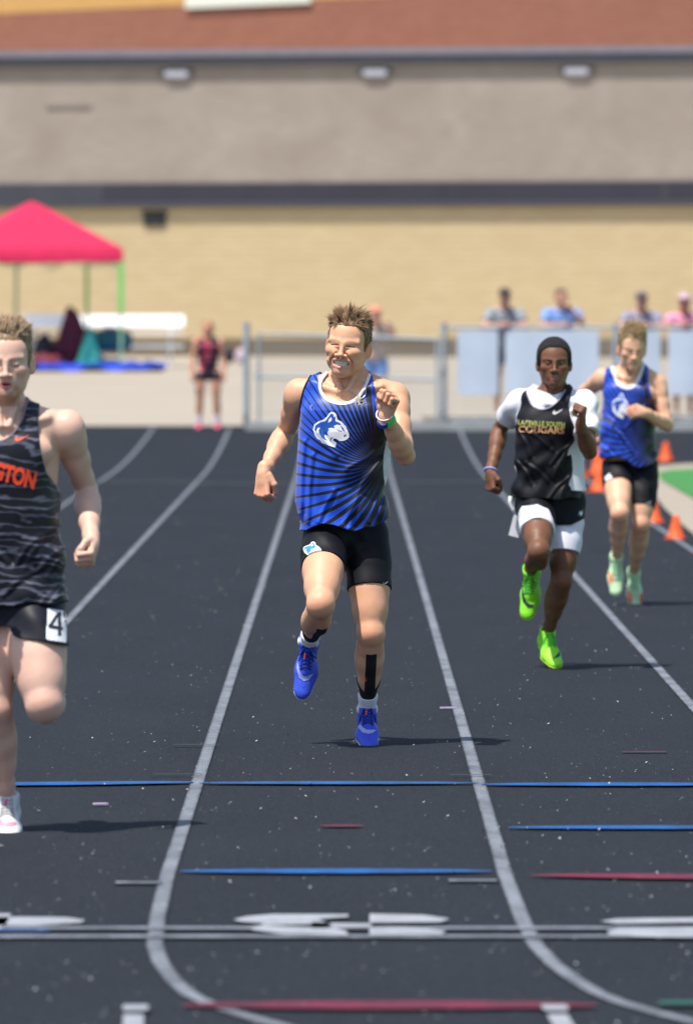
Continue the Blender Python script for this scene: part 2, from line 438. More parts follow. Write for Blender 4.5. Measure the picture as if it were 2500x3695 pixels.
    def legs(s):
        J = s.J; b = s.build
        for sd, sx in (('L', -1), ('R', 1)):
            h, k, a = J['hip' + sd], J['kne' + sd], J['ank' + sd]; b = s.build * s.leg.get(sd, 1.0)
            s.g['thigh' + sd] = limb(h, k, [(0, .085 * b), (.25, .084 * b), (.5, .078 * b), (.75, .067 * b), (1, .053 * b)], k=.03)
            d = nrm(k - h); c = nrm(a - k); bk = nrm(c - d * (c @ d)) if abs(c @ d) < .995 else A3(0, 1, 0)
            if bk @ A3(0, 1, 0) < 0 and abs(c @ d) > .9: bk = nrm(A3(0, 1, 0) - d * d[1])
            R = np.stack([nrm(np.cross(bk, d)), bk, d], 1)
            L = np.linalg.norm(k - h)
            s.g['thigh' + sd] += [el(h + d * L * .5 - bk * .02, (.07 * b, .062 * b, .17), R, k=.03), el(h + d * L * .80 - bk * .012 + R[:, 0] * -.028 * (1 if R[0, 0] > 0 else -1) * sx, (.026 * b, .030 * b, .05), R, k=.012),
                                  el(h + d * L * .76 - bk * .012 + R[:, 0] * .03 * (1 if R[0, 0] > 0 else -1) * sx, (.026 * b, .028 * b, .06), R, k=.012)]
            kd = nrm(-bk + 0.25 * (d - c)); Rk = np.stack([R[:, 0], nrm(np.cross(nrm(d + c), R[:, 0])) if np.linalg.norm(d + c) > .1 else R[:, 1], nrm(d + c)], 1)
            s.g['knee' + sd] = [el(k + kd * .014, (.034 * b, .028 * b, .040 * b), Rk, k=.028), el(k, (.046 * b, .046 * b, .046 * b), k=.035),
                                el(k + kd * .028, (.020, .014, .024), Rk, k=.014), rc(k + kd * .03 + c * .02, k + c * .085 + kd * .022, .014, .012, k=.02)]
            fw = -(bk - c * (bk @ c)); fw = nrm(fw) if np.linalg.norm(fw) > .2 else nrm(A3(0, -1, 0) - c * -c[1]); Rc = np.stack([nrm(np.cross(-fw, c)), -fw, c], 1); LL = np.linalg.norm(a - k)
            s.g['shin' + sd] = limb(k, a, [(0, .047 * b), (.15, .049 * b), (.35, .051 * b), (.6, .042 * b), (.82, .030), (1, .031)], k=.02)
            s.g['shin' + sd] += [el(k + c * LL * .32 - fw * .02 + Rc[:, 0] * .026, (.034 * b, .04 * b, .105), Rc, k=.02), el(k + c * LL * .32 - fw * .02 - Rc[:, 0] * .026, (.034 * b, .04 * b, .11), Rc, k=.02),
                                 rc(k + c * LL * .15 + fw * .03, k + c * LL * .7 + fw * .02, .014, .011, k=.02)]
            s.g['ankle' + sd] = [el(a + Rc[:, 0] * .026, (.012, .014, .014), k=.012), el(a - Rc[:, 0] * .026, (.012, .014, .014), k=.012)]
    def head(s, ears=1.0):
        H = s.J['head']; R = s.hR; q = s.hs; fc = s.face
        def P(x, y, z): return H + R @ (A3(x, y, z) * q)
        def E(x, y, z, r, k=.015, op=1, Q=None): return el(P(x, y, z), tuple(v * q for v in r), R if Q is None else R @ Q, k=k * q, op=op)
        def C(a, b, ra, rb=None, k=.01, op=1): return rc(P(*a), P(*b), ra * q, None if rb is None else rb * q, k=k * q, op=op)
        mz = -.069; grin = fc == 'grimace'
        G = [E(0, .018, .035, (.075, .093, .082)), E(0, -.032, .035, (.064, .048, .055), k=.02), E(0, .03, -.02, (.066, .07, .06), k=.03),
             C((0, -.028, -.005), (0, -.034, -.072), .058, .042, k=.025)]
        jw = .056 if grin else s.jaw
        for sx in (-1, 1):
            G += [C((sx * jw, .010, -.040), (sx * (jw - .010), -.014, -.074), .014, .0135, k=.03), C((sx * (jw - .010), -.014, -.074), (sx * .012, -.064, -.104), .0135, .014, k=.028),
                  E(sx * (.033 if grin else s.jaw - .026), -.038, -.048, (.028, .032, .034), k=.03),
                  E(sx * .046, -.050, -.024, (.022, .022, .017), k=.028), C((sx * .05, -.061, .018), (sx * .012, -.077, .014), .007, .0075, k=.016)]
        G += [E(0, -.07, -.101, (.021, .016, .015), k=.02), E(0, -.060, -.066, (.036, .026, .028), k=.022)]
        for sx in (-1, 1):
            if grin:
                G += [C((sx * .052, -.064, .014), (sx * .014, -.081, .009), .0068, .0075, k=.014), E(sx * .036, -.066, -.024, (.021, .018, .014), k=.022),
                      C((sx * .018, -.0875, -.001), (sx * .047, -.0725, -.0035), .0026, .002, k=.004, op=-1), C((sx * .018, -.0845, -.0068), (sx * .046, -.0705, -.008), .0035, .003, k=.006),
                      C((sx * .05, -.068, .0), (sx * .058, -.055, .006), .0014, .001, k=.003, op=-1), C((sx * .05, -.068, -.004), (sx * .059, -.055, -.006), .0014, .001, k=.003, op=-1)]
            else:
                G += [E(sx * .031, -.0905, -.002, (.018, .014, .0115), k=.012, op=-1), E(sx * .031, -.0675, -.0015, (.0145, .0145, .011), k=.006)]
                if fc in ('open', 'smile'): G += [E(sx * .031, -.082, -.003, (.0115, .006, .003 if fc == 'open' else .0024), k=.002, op=-1)]
                else: G += [C((sx * .018, -.079, -.006), (sx * .031, -.083, -.009), .0016, k=.002, op=-1), C((sx * .031, -.083, -.009), (sx * .044, -.073, -.006), .0016, k=.002, op=-1)]
        G += [C((0, -.084, .006), (0, -.103, -.034), .0070, .0095, k=.012), E(0, -.105, -.0365, (.0125, .011, .0095), k=.006)]
        for sx in (-1, 1):
            G += [E(sx * (.0175 if grin else .0140), -.092, -.039, (.009, .0105, .0080), k=.006), E(sx * .0075, -.1, -.0465, (.0038, .0055, .0035), k=.002, op=-1)]
        if grin:
            for sx in (-1, 1):
                G += [C((sx * .022, -.082, -.013), (sx * .046, -.068, -.016), .0016, .001, k=.004, op=-1),
                      C((sx * .009, -.093, -.010), (sx * .014, -.090, -.018), .0014, .001, k=.003, op=-1)]
                G += [C((sx * .0275, -.080, -.032), (sx * .0505, -.061, -.064), .0085, .0080, k=.012), C((sx * .0505, -.061, -.064), (sx * .048, -.056, -.084), .008, .006, k=.012)]
                G += [C((sx * .021, -.0885, -.032), (sx * .042, -.0715, -.060), .0042, .0040, k=.006, op=-1), C((sx * .042, -.0715, -.060), (sx * .041, -.066, -.080), .0034, .002, k=.006, op=-1)]
            G += [C((-.030, -.077, -.0575), (0, -.092, -.0550), .0042, .0048, k=.005), C((.030, -.077, -.0575), (0, -.092, -.0550), .0042, .0048, k=.005),
                  C((-.027, -.075, -.0825), (0, -.089, -.0855), .005, .006, k=.005), C((.027, -.075, -.0825), (0, -.089, -.0855), .005, .006, k=.005),
                  E(0, -.086, -.0695, (.0325, .026, .0105), k=.003, op=-1)]
        else:
            op = {'rest': .0008, 'o': .0042, 'open': .0056, 'smile': .0036}[fc]; w = {'rest': .022, 'o': .018, 'open': .0225, 'smile': .027}[fc]
            G += [C((-w, -.079, mz + .001), (-.006, -.0885, mz + .0045 + op * .5), .0036, .0045, k=.005), C((w, -.079, mz + .001), (.006, -.0885, mz + .0045 + op * .5), .0036, .0045, k=.005),
                  C((-w * .9, -.078, mz - .002), (0, -.087, mz - .007 - op * .8), .004, .0062, k=.005), C((w * .9, -.078, mz - .002), (0, -.087, mz - .007 - op * .8), .004, .0062, k=.005),
                  E(0, -.086, mz - .0005, (w * .82, .016, max(op, .0013)), k=.0016, op=-1)]
        for sx in (-1, 1):
            Q = rot(sx * -30)
            G += [E(sx * .082, .018, -.016, (.0078, .018 * ears, .031 * ears), k=.008, Q=Q), E(sx * .089, .010, -.012, (.0065, .010 * ears, .018 * ears), k=.004, op=-1, Q=Q)]
        s.g['head'] = G
    def all(s): return [p for k in s.g for p in s.g[k]]
    def pick(s, *names): return [p for n in names for p in s.g[n]]
    def hl(s, V):
        """coordinates in the head's own frame"""
        return ((V - s.J['head']) @ s.hR) / s.hs

def smooth_blob(V, c, r, inner=0.0):
    d = np.linalg.norm((V - np.asarray(c)) / np.asarray(r), axis=1); return np.clip((1 - d) / (1 - inner + 1e-6), 0, 1)
def body_mesh(B, name, mat, parent, skin, lips=(.55, .2, .18), brow=None, beard=None, h=.004, fine=.002, blush=1.0, extra=None, drop=None):
    P = B.all(); lo, hi = bbox(P, .012)
    boxes = []
    if fine:
        Hc = B.J['head']; boxes.append((Hc + A3(-.112, -.14, -.155), Hc + A3(.112, .145, .14)))
        for sd in 'LR':
            q = B.g['hand' + sd]; l_, h_ = bbox(q, .008); boxes.append((l_, h_))
    Vs, Ns, Fs = [], [], []; n = 0
    g = Grid(lo, hi, h); F = evalf(P, g, margin=.02); V, N, Q = nets(F, g); del F
    c = V[Q].mean(1); keep = np.ones(len(Q), bool)
    for l, u in boxes: keep &= ~np.all((c > l + 2.2 * h) & (c < u - 2.2 * h), axis=1)
    if drop: keep &= ~drop(c)
    Vs.append(V); Ns.append(N); Fs.append(Q[keep]); n = len(V)
    for l, u in boxes:
        g = Grid(l, u, fine); sub = [p for p in P if np.all(p.hi + .05 > l) and np.all(p.lo - .05 < u)]
        F = evalf(sub, g, margin=.02); V, N, Q = nets(F, g)
        Vs.append(V); Ns.append(N); Fs.append(Q + n); n += len(V)
    V = np.concatenate(Vs); N = np.concatenate(Ns); Q = np.concatenate(Fs)
    used, inv = np.unique(Q, return_inverse=True); V = V[used]; N = N[used]; Q = inv.reshape(Q.shape)
    me = mesh_np(name, V, Q, mat, normals=N)
    base = np.asarray(skin, float); col = np.tile(base, (len(V), 1))
    red = base * A3(1.03, .68, .62)
    def mixc(w, c):
        nonlocal col
        w = np.clip(w, 0, 1)[:, None]; col = col * (1 - w) + np.asarray(c) * w
    J = B.J
    for sd in 'LR':
        mixc(.55 * blush * smooth_blob(V, J['kne' + sd] + A3(0, -.05, 0), (.05, .06, .06)), red)
        mixc(.4 * blush * smooth_blob(V, J['elb' + sd], (.05, .05, .05)), red)
        mixc(.5 * blush * smooth_blob(V, J['wri' + sd] + nrm(J.get('hdir' + sd, J['wri' + sd] - J['elb' + sd])) * .09, (.07, .07, .07), .4), red)
        mixc(.3 * blush * smooth_blob(V, J['sho' + sd] + A3(0, -.01, .05), (.08, .06, .05)), red)
    hp = B.hl(V); x, y, z = hp.T; near = (np.abs(x) < .11) & (np.abs(z) < .15) & (np.abs(y) < .13)
    f = near & (y < -.03)
    mixc(f * .35 * blush * smooth_blob(hp, (0, -.1, -.035), (.02, .03, .03)), red)
    for sx in (-1, 1):
        mixc(f * .45 * blush * smooth_blob(hp, (sx * .045, -.06, -.03), (.03, .04, .03)), red)
        mixc(near * .6 * blush * smooth_blob(hp, (sx * .085, .02, -.012), (.02, .03, .04)), red)
    lipc = np.asarray(lips)
    fc = B.face
    if fc == 'grimace':
        w = (np.abs(((x / .037) ** 2 + ((z + .070) / .0195) ** 2) ** .5 - .78) < .22) & f & (y < -.064)
        mixc(w * .75, lipc)
        mixc((f & (np.abs(x) < .033) & (np.abs(z + .0695) < .0115) & (y > -.077) & (y < -.05)) * .9, (.12, .03, .03))
        for sx in (-1, 1):
            zz = -.001 - .0025 * (np.abs(x) - .018) / .03
            mixc(f * (x * sx > .015) * (x * sx < .048) * np.clip(1.6 - np.abs(z - zz - .0005) / .0016, 0, 1) * .9, base * .14)
            zz = .0125 - .28 * (x * sx - .01) * -0.0 + .004 * np.sin((x * sx - .012) / .04 * 3.1)
            mixc(f * (x * sx > .011) * (x * sx < .054) * np.clip(1.5 - np.abs(z - zz) / .0040, 0, 1) * .55, brow if brow is not None else base * .4)
    else:
        ww = {'rest': .026, 'o': .022, 'open': .025, 'smile': .03}[fc]; oo = {'rest': .010, 'o': .0155, 'open': .0155, 'smile': .012}[fc]
        r = ((x / ww) ** 2 + ((z + .0715) / oo) ** 2) ** .5
        mixc((f & (y < -.07)) * np.clip((1.05 - r) * 5, 0, 1) * .85, lipc)
        mixc((f & (y > -.078) & (y < -.05)) * (r < .75) * .95, (.05, .012, .012))
        for sx in (-1, 1):
            zz = .013 + .0055 * np.sin(np.clip((x * sx - .01) / .045, 0, 1) * 2.6)
            wgt = f * (x * sx > .009) * (x * sx < .052) * np.clip(1.6 - np.abs(z - zz) / .0032, 0, 1)
            mixc(wgt * .6, brow if brow is not None else base * .4)
            zl = -.0065 - .0012 * 0 if fc in ('rest', 'o') else -.0005
            if fc in ('rest', 'o'): mixc(f * (x * sx > .018) * (x * sx < .044) * np.clip(1.5 - np.abs(z + .0075 + .002 * np.cos((x * sx - .031) / .013 * 1.5)) / .0018, 0, 1) * .85, (brow if brow is not None else base) * A3(.5, .45, .45))
            else: mixc(f * (np.abs(x * sx - .031) < .015) * np.clip(1.4 - np.abs(z - .0012) / .0016, 0, 1) * .8, base * .12)
    if beard is not None:
        w = f * np.clip((-z - .086) / .012, 0, 1) * np.clip(1.6 - np.abs(x) / .034, 0, 1)
        w = np.maximum(w, f * np.clip(1.4 - np.abs(np.abs(x) - .034) / .011, 0, 1) * np.clip((-z - .068) / .016, 0, 1))
        w *= .7 + .3 * np.random.default_rng(2).random(len(V))
        w *= 1 - .55 * smooth_blob(hp, (0, -.085, -.098), (.016, .03, .011), .3)
        mixc(w * .7, beard)
    if extra: col = extra(V, hp, col)
    set_attr(me, 'tint', col, 'FLOAT_COLOR')
    return link(name, me, parent), V
def skin_mat(name, scale_sss=.006, rough=.5, dark=False):
    M = Mat(name, rough=rough, spec=.45)
    c = M.attr('tint'); n = M.noise(55, 4); n2 = M.noise(9, 2)
    c2 = M.mix(n.ramp(.35, .7, 0, .24), c, (.75, .42, .34) if not dark else (.1, .04, .02)); c2 = M.mix(n2.ramp(.35, .7, 0, .2), c2, (.5, .22, .16) if not dark else (.05, .02, .012))
    M.set('Base Color', c2); M.set('Subsurface Weight', .12); M.set('Subsurface Radius', (1.0, .35, .2)); M.set('Subsurface Scale', scale_sss)
    M.set('Roughness', n.ramp(.3, .7, rough - .08, rough + .1)); M.bump(M.noise(420, 2) * .3 + M.noise(38, 3), .35, .003)
    return M.m
def teeth(B, parent, mat, low=True, w=.021, zt=-.0655, zb=-.0765, yf=-.0835):
    m = MB(); R = B.hR; H = B.J['head']; q = B.hs
    for row, (z, hh) in enumerate(((zt, .010), (zb, .008))):
        if row and not low: continue
        for i in range(8):
            x = (i - 3.5) * w * 2 / 8; y = yf + 26 * x * x * .38 + (.002 if row else 0)
            m.box(H + R @ (A3(x, y, z) * q), (w * 2 / 8 * .93 * q, .004 * q, hh * q), 0, Matrix(R.tolist()))
    return m.build('teeth', mat, parent)
def hair(B, parent, mat, cap_t, region, style, n, length, width=.0016, seed=1, cols=None, jitter=.25, curl=.0, capcol=None, h=.003, clump=.2):
    """hair: an uneven cap closed over the skull and, on it, many thin tapered locks"""
    R = B.hR; H = B.J['head']; q = B.hs; r = np.random.default_rng(seed)
    def cap_prims(t): return [el(H + R @ (A3(0, .02, .037) * q), ((.077 + t) * q, (.095 + t) * q, (.084 + t) * q), R, k=.01), el(H + R @ (A3(0, .03, -.01) * q), ((.069 + t) * q, (.078 + t) * q, (.065 + t) * q), R, k=.03)]
    g = Grid(H - .16 * q, H + .16 * q, h); F = evalf(cap_prims(.001), g)
    X, Y, Z = np.meshgrid(*g.ax, indexing='ij'); Lp = (np.stack([X, Y, Z], -1) - H) @ R / q
    x, y, z = Lp[..., 0], Lp[..., 1], Lp[..., 2]
    rg = region(x, y, z)
    F = F - np.minimum(cap_t(x, y, z), .0008 - .55 * np.minimum(rg, 0)) * q
    F = np.maximum(F, rg * q)
    F += (.0010 * np.sin(x * 330 + 3 * np.sin(z * 90)) * np.sin(y * 210 + x * 60)).astype(np.float32)
    Vc, Nc, Qc = nets(F, g)
    # roots: on the ellipsoid above the hairline
    u = r.normal(size=(n * 6, 3)); u /= np.linalg.norm(u, axis=1)[:, None]
    root = u * A3(.077, .095, .084) + A3(0, .02, .037)
    lowm = root[:, 2] < -.0
    root[lowm] = root[lowm] * A3(.95, .97, 1)
    ok = (region(root[:, 0], root[:, 1], root[:, 2]) < .001); root = root[ok][:n]; u = u[ok][:n]; n = len(root)
    tcap = np.minimum(cap_t(root[:, 0], root[:, 1], root[:, 2]), .0008 - .55 * np.minimum(region(root[:, 0], root[:, 1], root[:, 2]), 0))
    d0, d1, ln = style(root, u, r); ln = ln * (1 + jitter * r.normal(size=n)).clip(.4, 1.8) * length
    root = root + u * (tcap * r.uniform(.2, 1.0, n))[:, None]
    K = 5; ts = np.linspace(0, 1, K); pts = np.zeros((n, K, 3)); pts[:, 0] = root
    cc_ = root[r.integers(0, n, max(8, n // 22))]; own = np.argmin(((root[:, None] - cc_[None]) ** 2).sum(-1), 1); cj = r.normal(size=(len(cc_), 3)) * clump
    dj = r.normal(size=(n, 3)) * .05 + cj[own] + (cc_[own] - root) * 7 * clump; cl_ = (.75 + .5 * r.random(len(cc_)))[own]; ln = ln * cl_
    for k in range(1, K):
        d = d0 * (1 - ts[k]) + d1 * ts[k] + dj; d /= np.linalg.norm(d, axis=1)[:, None]
        pts[:, k] = pts[:, k - 1] + d * (ln / (K - 1))[:, None]
    pts = H + (pts * q) @ R.T
    side = np.cross(pts[:, -1] - pts[:, 0], r.normal(size=(n, 3))); side /= np.linalg.norm(side, axis=1)[:, None] + 1e-9
    oth = np.cross(side, pts[:, -1] - pts[:, 0]); oth /= np.linalg.norm(oth, axis=1)[:, None] + 1e-9
    wd = (width * q * (1 - ts ** 1.6 * .85))[None, :, None]
    V = np.concatenate([pts[:, :, None] + (side * math.cos(a))[:, None, None] * wd[..., None] + (oth * math.sin(a))[:, None, None] * wd[..., None] for a in (0, 2.09, 4.19)], 2).reshape(-1, 3)
    base = (np.arange(n) * K * 3)[:, None, None]; kk = (np.arange(K - 1) * 3)[None, :, None]; jj = np.arange(3)[None, None, :]; j2 = (jj + 1) % 3
    Q = np.stack([base + kk + jj, base + kk + j2, base + kk + 3 + j2, base + kk + 3 + jj], -1).reshape(-1, 4)
    me = mesh_np('hair', np.concatenate([Vc, V]), np.concatenate([Qc, Q + len(Vc)]), mat)
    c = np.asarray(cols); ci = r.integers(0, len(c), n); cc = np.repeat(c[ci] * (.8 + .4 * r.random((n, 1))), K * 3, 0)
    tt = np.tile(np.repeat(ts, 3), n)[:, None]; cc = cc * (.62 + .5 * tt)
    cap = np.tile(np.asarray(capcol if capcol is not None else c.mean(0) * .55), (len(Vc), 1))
    set_attr(me, 'tint', np.concatenate([cap, cc]), 'FLOAT_COLOR')
    return link('hair', me, parent)
def hair_mat(name, rough=.45, spec=.4):
    M = Mat(name, rough=rough, spec=spec); c = M.attr('tint'); n = M.noise(160, 2, (1, 1, .3)); M.set('Base Color', M.mix(n.ramp(.3, .7, 0, .35), c, (.02, .012, .008))); return M.m

# ---- clothing: a band of the body's own field, offset outwards and cut along seams
def folds(X, Y, Z, amp, seed=0, diag=.6, f=38.0):
    s = seed * 1.7
    return amp * (np.sin(f * (Z + diag * X) + 2.2 * np.sin(11 * X + s) + s) * (.5 + .5 * np.sin(9 * X - 7 * Z + s)) + .6 * np.sin(f * 1.7 * (Z * .7 - diag * 1.3 * X) + 3 * np.sin(8 * Z + s)) * (.5 + .5 * np.sin(13 * X + 5 * Y + s)))
def creases(g, lines, w=.009, amp=.005):
    """raised folds of cloth along given (x, z) lines, each with a hollow beside it"""
    out = 0
    for q in lines:
        q = np.asarray(q, float); out = out - amp * np.exp(-(dist2d(g, q) / w) ** 2) + amp * .7 * np.exp(-(dist2d(g, q + A3(w * 1.7, 0)[:2]) / w) ** 2)
    return out
def loft(X, Y, Z, zt, xl, xr, yf, yb, n=2.4):
    """column whose left, right, front and back outlines follow the given profiles over z (zt increasing)"""
    z = Z.ravel(); zt = np.asarray(zt)
    L, R_, Fr, Bk = [np.interp(z, zt, v)[None, None, :].astype(np.float32) for v in (xl, xr, yf, yb)]
    a, b = (R_ - L) / 2, (Bk - Fr) / 2; u = np.abs(X - (L + R_) / 2) / a; v = np.abs(Y - (Fr + Bk) / 2) / b
    return ((u ** n + v ** n) ** (1 / n) - 1) * np.minimum(a, b)
def ribbon_on(rel, pts, w, off=.002, th=.002):
    """a narrow trim laid on a relief along (x, z) points"""
    p = np.asarray(pts, float); d = np.gradient(p, axis=0); d /= np.linalg.norm(d, axis=1)[:, None] + 1e-9; nn = np.stack([-d[:, 1], d[:, 0]], 1)
    rows = []
    for s_, o in ((-1, 0.0), (-.6, off + th), (.6, off + th), (1, 0.0)):
        q = p + nn * w / 2 * s_; rows.append(np.stack([q[:, 0], rel(q[:, 0], q[:, 1]) - o, q[:, 1]], 1))
    V = np.concatenate(rows); n = len(p); Q = []
    for r_ in range(3):
        i = np.arange(n - 1) + r_ * n; Q.append(np.stack([i, i + 1, i + 1 + n, i + n], 1))
    return V, np.concatenate(Q)
def spline(pts, n=12):
    p = [np.asarray(q, float) for q in pts]; p = [2 * p[0] - p[1]] + p + [2 * p[-1] - p[-2]]; out = []
    for i in range(1, len(p) - 2):
        for t in np.linspace(0, 1, n, endpoint=False):
            a, b, c, d = p[i - 1:i + 3]; out.append(.5 * (2 * b + (c - a) * t + (2 * a - 5 * b + 4 * c - d) * t * t + (3 * b - 3 * c + d - a) * t ** 3))
    out.append(p[-2]); return np.array(out)
SWOOSH = [(0, 0), (.07, -.10), (.2, -.13), (.45, -.02), (1.0, .30), (.48, .10), (.27, .04), (.19, .06), (.17, .12), (.2, .24), (.08, .14)]
def place(poly, x, z, sx, sz=None, a=0.0):
    sz = sx if sz is None else sz; c, s_ = math.cos(math.radians(a)), math.sin(math.radians(a)); return [(x + px * sx * c - pz * sz * s_, z + px * sx * s_ + pz * sz * c) for px, pz in poly]

# ---- spiked running shoe in its own frame: x lateral, y towards the toe, z up; ankle joint at the origin
def shoe(B, sd, parent, mats, toe, up, sc=1.0, sw=None, lace=None, tongue=None, lace_loops=True, h=.0035, mirror=1):
    """mats: upper, sole, lace, print"""
    a = B.J['ank' + sd]; f = nrm(toe); u = nrm(np.asarray(up, float) - f * (np.asarray(up, float) @ f)); lat = np.cross(f, u)
    M4 = np.eye(4); M4[:3, 0] = lat * sc; M4[:3, 1] = f * sc; M4[:3, 2] = u * sc; M4[:3, 3] = a
    U = [el((0, -.035, -.045), (.033, .036, .048), k=.02), rc((0, -.03, -.056), (0, .09, -.062), .034, .036, k=.02), el((.002 * mirror, .105, -.064), (.046, .062, .03), k=.025),
         el((-.004 * mirror, .165, -.068), (.036, .048, .022), k=.02), rc((0, -.004, .012), (0, -.01, -.04), .037, .036, k=.02), rc((0, .02, -.004), (0, .105, -.046), .027, .022, k=.02),
         rc((0, -.055, -.02), (0, -.062, .01), .012, .010, k=.02)]
    g = Grid((-.06, -.085, -.1), (.06, .225, .045), h); F = evalf(U, g); X, Y, Z = g.bc((slice(None),) * 3)
    topcut = Z - (.022 + .12 * np.clip(-Y - .02, 0, .03) - .25 * np.clip(Y - .03, 0, 1))
    hole = np.sqrt(X ** 2 + (Y + .004) ** 2) - .027
    F1 = np.maximum(np.maximum(F, -(Z + .088)), topcut); F1 = np.maximum(F1, -np.maximum(hole, -(Z + .02)))
    me, V = field_mesh('shoe', F1, g, mats[0])
    me.transform(Matrix(M4.tolist())); o = link('shoe', me, parent)
    F2 = np.maximum(F - .0035, np.abs(Z + .086 - .04 * np.clip((Y - .12), 0, 1) ** 1.0) - .0085)
    me, _ = field_mesh('sole', F2, g, mats[1]); me.transform(Matrix(M4.tolist())); link('sole', me, o)
    # lacing lies on the top of the foot: relief seen from above
    gy = Grid((g.ax[0][0], 0, g.ax[1][0]), (g.ax[0][-1], 0, g.ax[1][-1]), h)
    class T: pass
    t_ = T(); t_.ax = [g.ax[0], -g.ax[2][::-1], g.ax[1]]; t_.h = (h, h, h); rel = Relief(np.ascontiguousarray(F1.transpose(0, 2, 1)[:, ::-1, :]), t_)
    def on(x, y, off=.003): return (x, y, -float(rel(x, y)) + off)
    m = MB(); ys = [.028 + .013 * i for i in range(6)]
    for i, y in enumerate(ys):
        w = .017 + .001 * i
        m.tube([on(-w, y), on(0, y + .005, .0045), on(w, y + .011)], .0022, 5); m.tube([on(w, y), on(0, y + .005, .006), on(-w, y + .011)], .0022, 5)
    if lace_loops:
        y0 = .03
        for sx in (-1, 1):
            m.tube([on(0, y0, .007), on(sx * .016, y0 - .004, .014), on(sx * .033, y0 + .004, .010), on(sx * .036, y0 + .022, .006), on(sx * .024, y0 + .02, .009), on(0, y0, .008)], .0019, 5)
            m.tube([on(0, y0, .007), on(sx * .018, y0 + .014, .010), on(sx * .029, y0 + .042, .005)], .0019, 5)
    q = m.build('laces', mats[2], o, smooth=True); q.data.transform(Matrix(M4.tolist()))
    if sw:
        for (poly) in sw:
            q = decal('side_mark', [(poly, 0)], [mats[3]], lambda x, y: rel(x, y), o, h=.0022, off=.0015)
            co = np.array([v.co for v in q.data.vertices]); co = np.stack([co[:, 0], co[:, 2], -co[:, 1]], 1); q.data.vertices.foreach_set('co', co.ravel().astype(np.float32)); q.data.update(); q.data.transform(Matrix(M4.tolist()))
    if tongue:
        m = MB(); m.tube([on(0.004, .05, .009), on(.006, .07, .009)], .003, 6); q = m.build('lace_tip', tongue, o); q.data.transform(Matrix(M4.tolist()))
    return o
def offset_band(B, groups, t, cuts, name, mat, parent, h=.0035, ribs=None, pad=.02):
    """a layer of thickness t over the given body groups, kept where every cut is negative"""
    P = B.pick(*groups); lo, hi = bbox(P, pad); g = Grid(lo, hi, h); F = evalf(P, g); X, Y, Z = g.bc((slice(None),) * 3)
    F = F - (t if not callable(t) else t(X, Y, Z))
    for c in cuts: F = np.maximum(F, c(X, Y, Z).astype(np.float32))
    me, V = field_mesh(name, F, g, mat)
    return link(name, me, parent), F, g
def along(a, b, s0, s1):
    """cut: keep what lies between the fractions s0 and s1 of the bone a-b"""
    a, b = np.asarray(a, float), np.asarray(b, float); L = np.linalg.norm(b - a); d = (b - a) / L
    return lambda X, Y, Z: np.maximum(s0 * L - ((X - a[0]) * d[0] + (Y - a[1]) * d[1] + (Z - a[2]) * d[2]), ((X - a[0]) * d[0] + (Y - a[1]) * d[1] + (Z - a[2]) * d[2]) - s1 * L)
# ------------------------------------------------------------------ ground, track and markings
def gz(y):
    """height of the ground: level along the straight, rising gently behind it towards the building"""
    y = np.asarray(y, float); a = np.clip((y - 98) / 22, 0, 1)
    return np.where(y < 120, .27 * a ** 1.7, .27 + .0113 * np.clip(y - 120, 0, 75) + 0.0 * y)
def drift(y):
    """sideways sweep of the lane lines where the bend begins, close to the camera"""
    return np.interp(y, [-20, 20, 20.6, 21.0, 21.4, 21.7, 22.0, 22.3, 22.75, 23.3, 24, 25, 27], [9, .84, .62, .485, .35, .265, .195, .148, .102, .060, .027, .012, 0])
def sheet(name, xs, ys, dz, mat, parent=None, **kw):
    xs = np.asarray(xs, float); ys = np.asarray(ys, float); X, Y = np.meshgrid(xs, ys, indexing='ij')
    V = np.stack([X.ravel(), Y.ravel(), (gz(Y) + dz).ravel()], 1); n = len(ys); i, j = np.meshgrid(np.arange(len(xs) - 1), np.arange(n - 1), indexing='ij'); i, j = i.ravel(), j.ravel()
    Q = np.stack([i * n + j, (i + 1) * n + j, (i + 1) * n + j + 1, i * n + j + 1], 1)
    return link(name, mesh_np(name, V, Q, mat), parent, **kw)
def flat_poly(name, pts, dz, mat, parent=None, **kw):
    """polygon laid on the ground, cut into rows so that it follows the rise"""
    me = bpy.data.meshes.new(name); n = len(pts)
    me.from_pydata([(x, y, float(gz(y)) + dz) for x, y in pts], [], [tuple(range(n))]); me.materials.append(mat); me.update()
    return link(name, me, parent, **kw)
Mgr = Mat('pale_concrete', rough=.85, spec=.2); a = Mgr.noise(.35, 4); b = Mgr.noise(9, 4)
Mgr.set('Base Color', Mgr.mix(b.ramp(.3, .7), Mgr.mix(a.ramp(.35, .65), (.335, .298, .243), (.39, .345, .282)), (.36, .32, .26)))
yrows = np.concatenate([np.arange(-30, 96, 6), np.arange(96, 124, 1.0), np.arange(124, 200, 4), [230, 300, 500, 900, 1600]])
ground = sheet('ground', np.linspace(-500, 500, 11), yrows, 0, Mgr.m, kind='structure')
Mtr = Mat('track_rubber', rough=.85, spec=.15); g1 = Mtr.noise(210, 2, (1, .45, 1)); g2 = Mtr.noise(1.3, 4, (1, .25, 1)); g3 = Mtr.noise(45, 3)
c = Mtr.mix(g2.ramp(.3, .7), (.0082, .0108, .0155), (.0122, .0155, .0215)); c = Mtr.mix(g1.ramp(.47, .74, 0, .85), c, (.052, .058, .070)); c = Mtr.mix(g3.ramp(.55, .7, 0, .35), c, (.008, .010, .014))
Mtr.set('Base Color', c); Mtr.bump(g1, .5, .004)
trows = np.concatenate([np.arange(-12, 96, 6), np.arange(96, 121, 1.0), [121.0]])
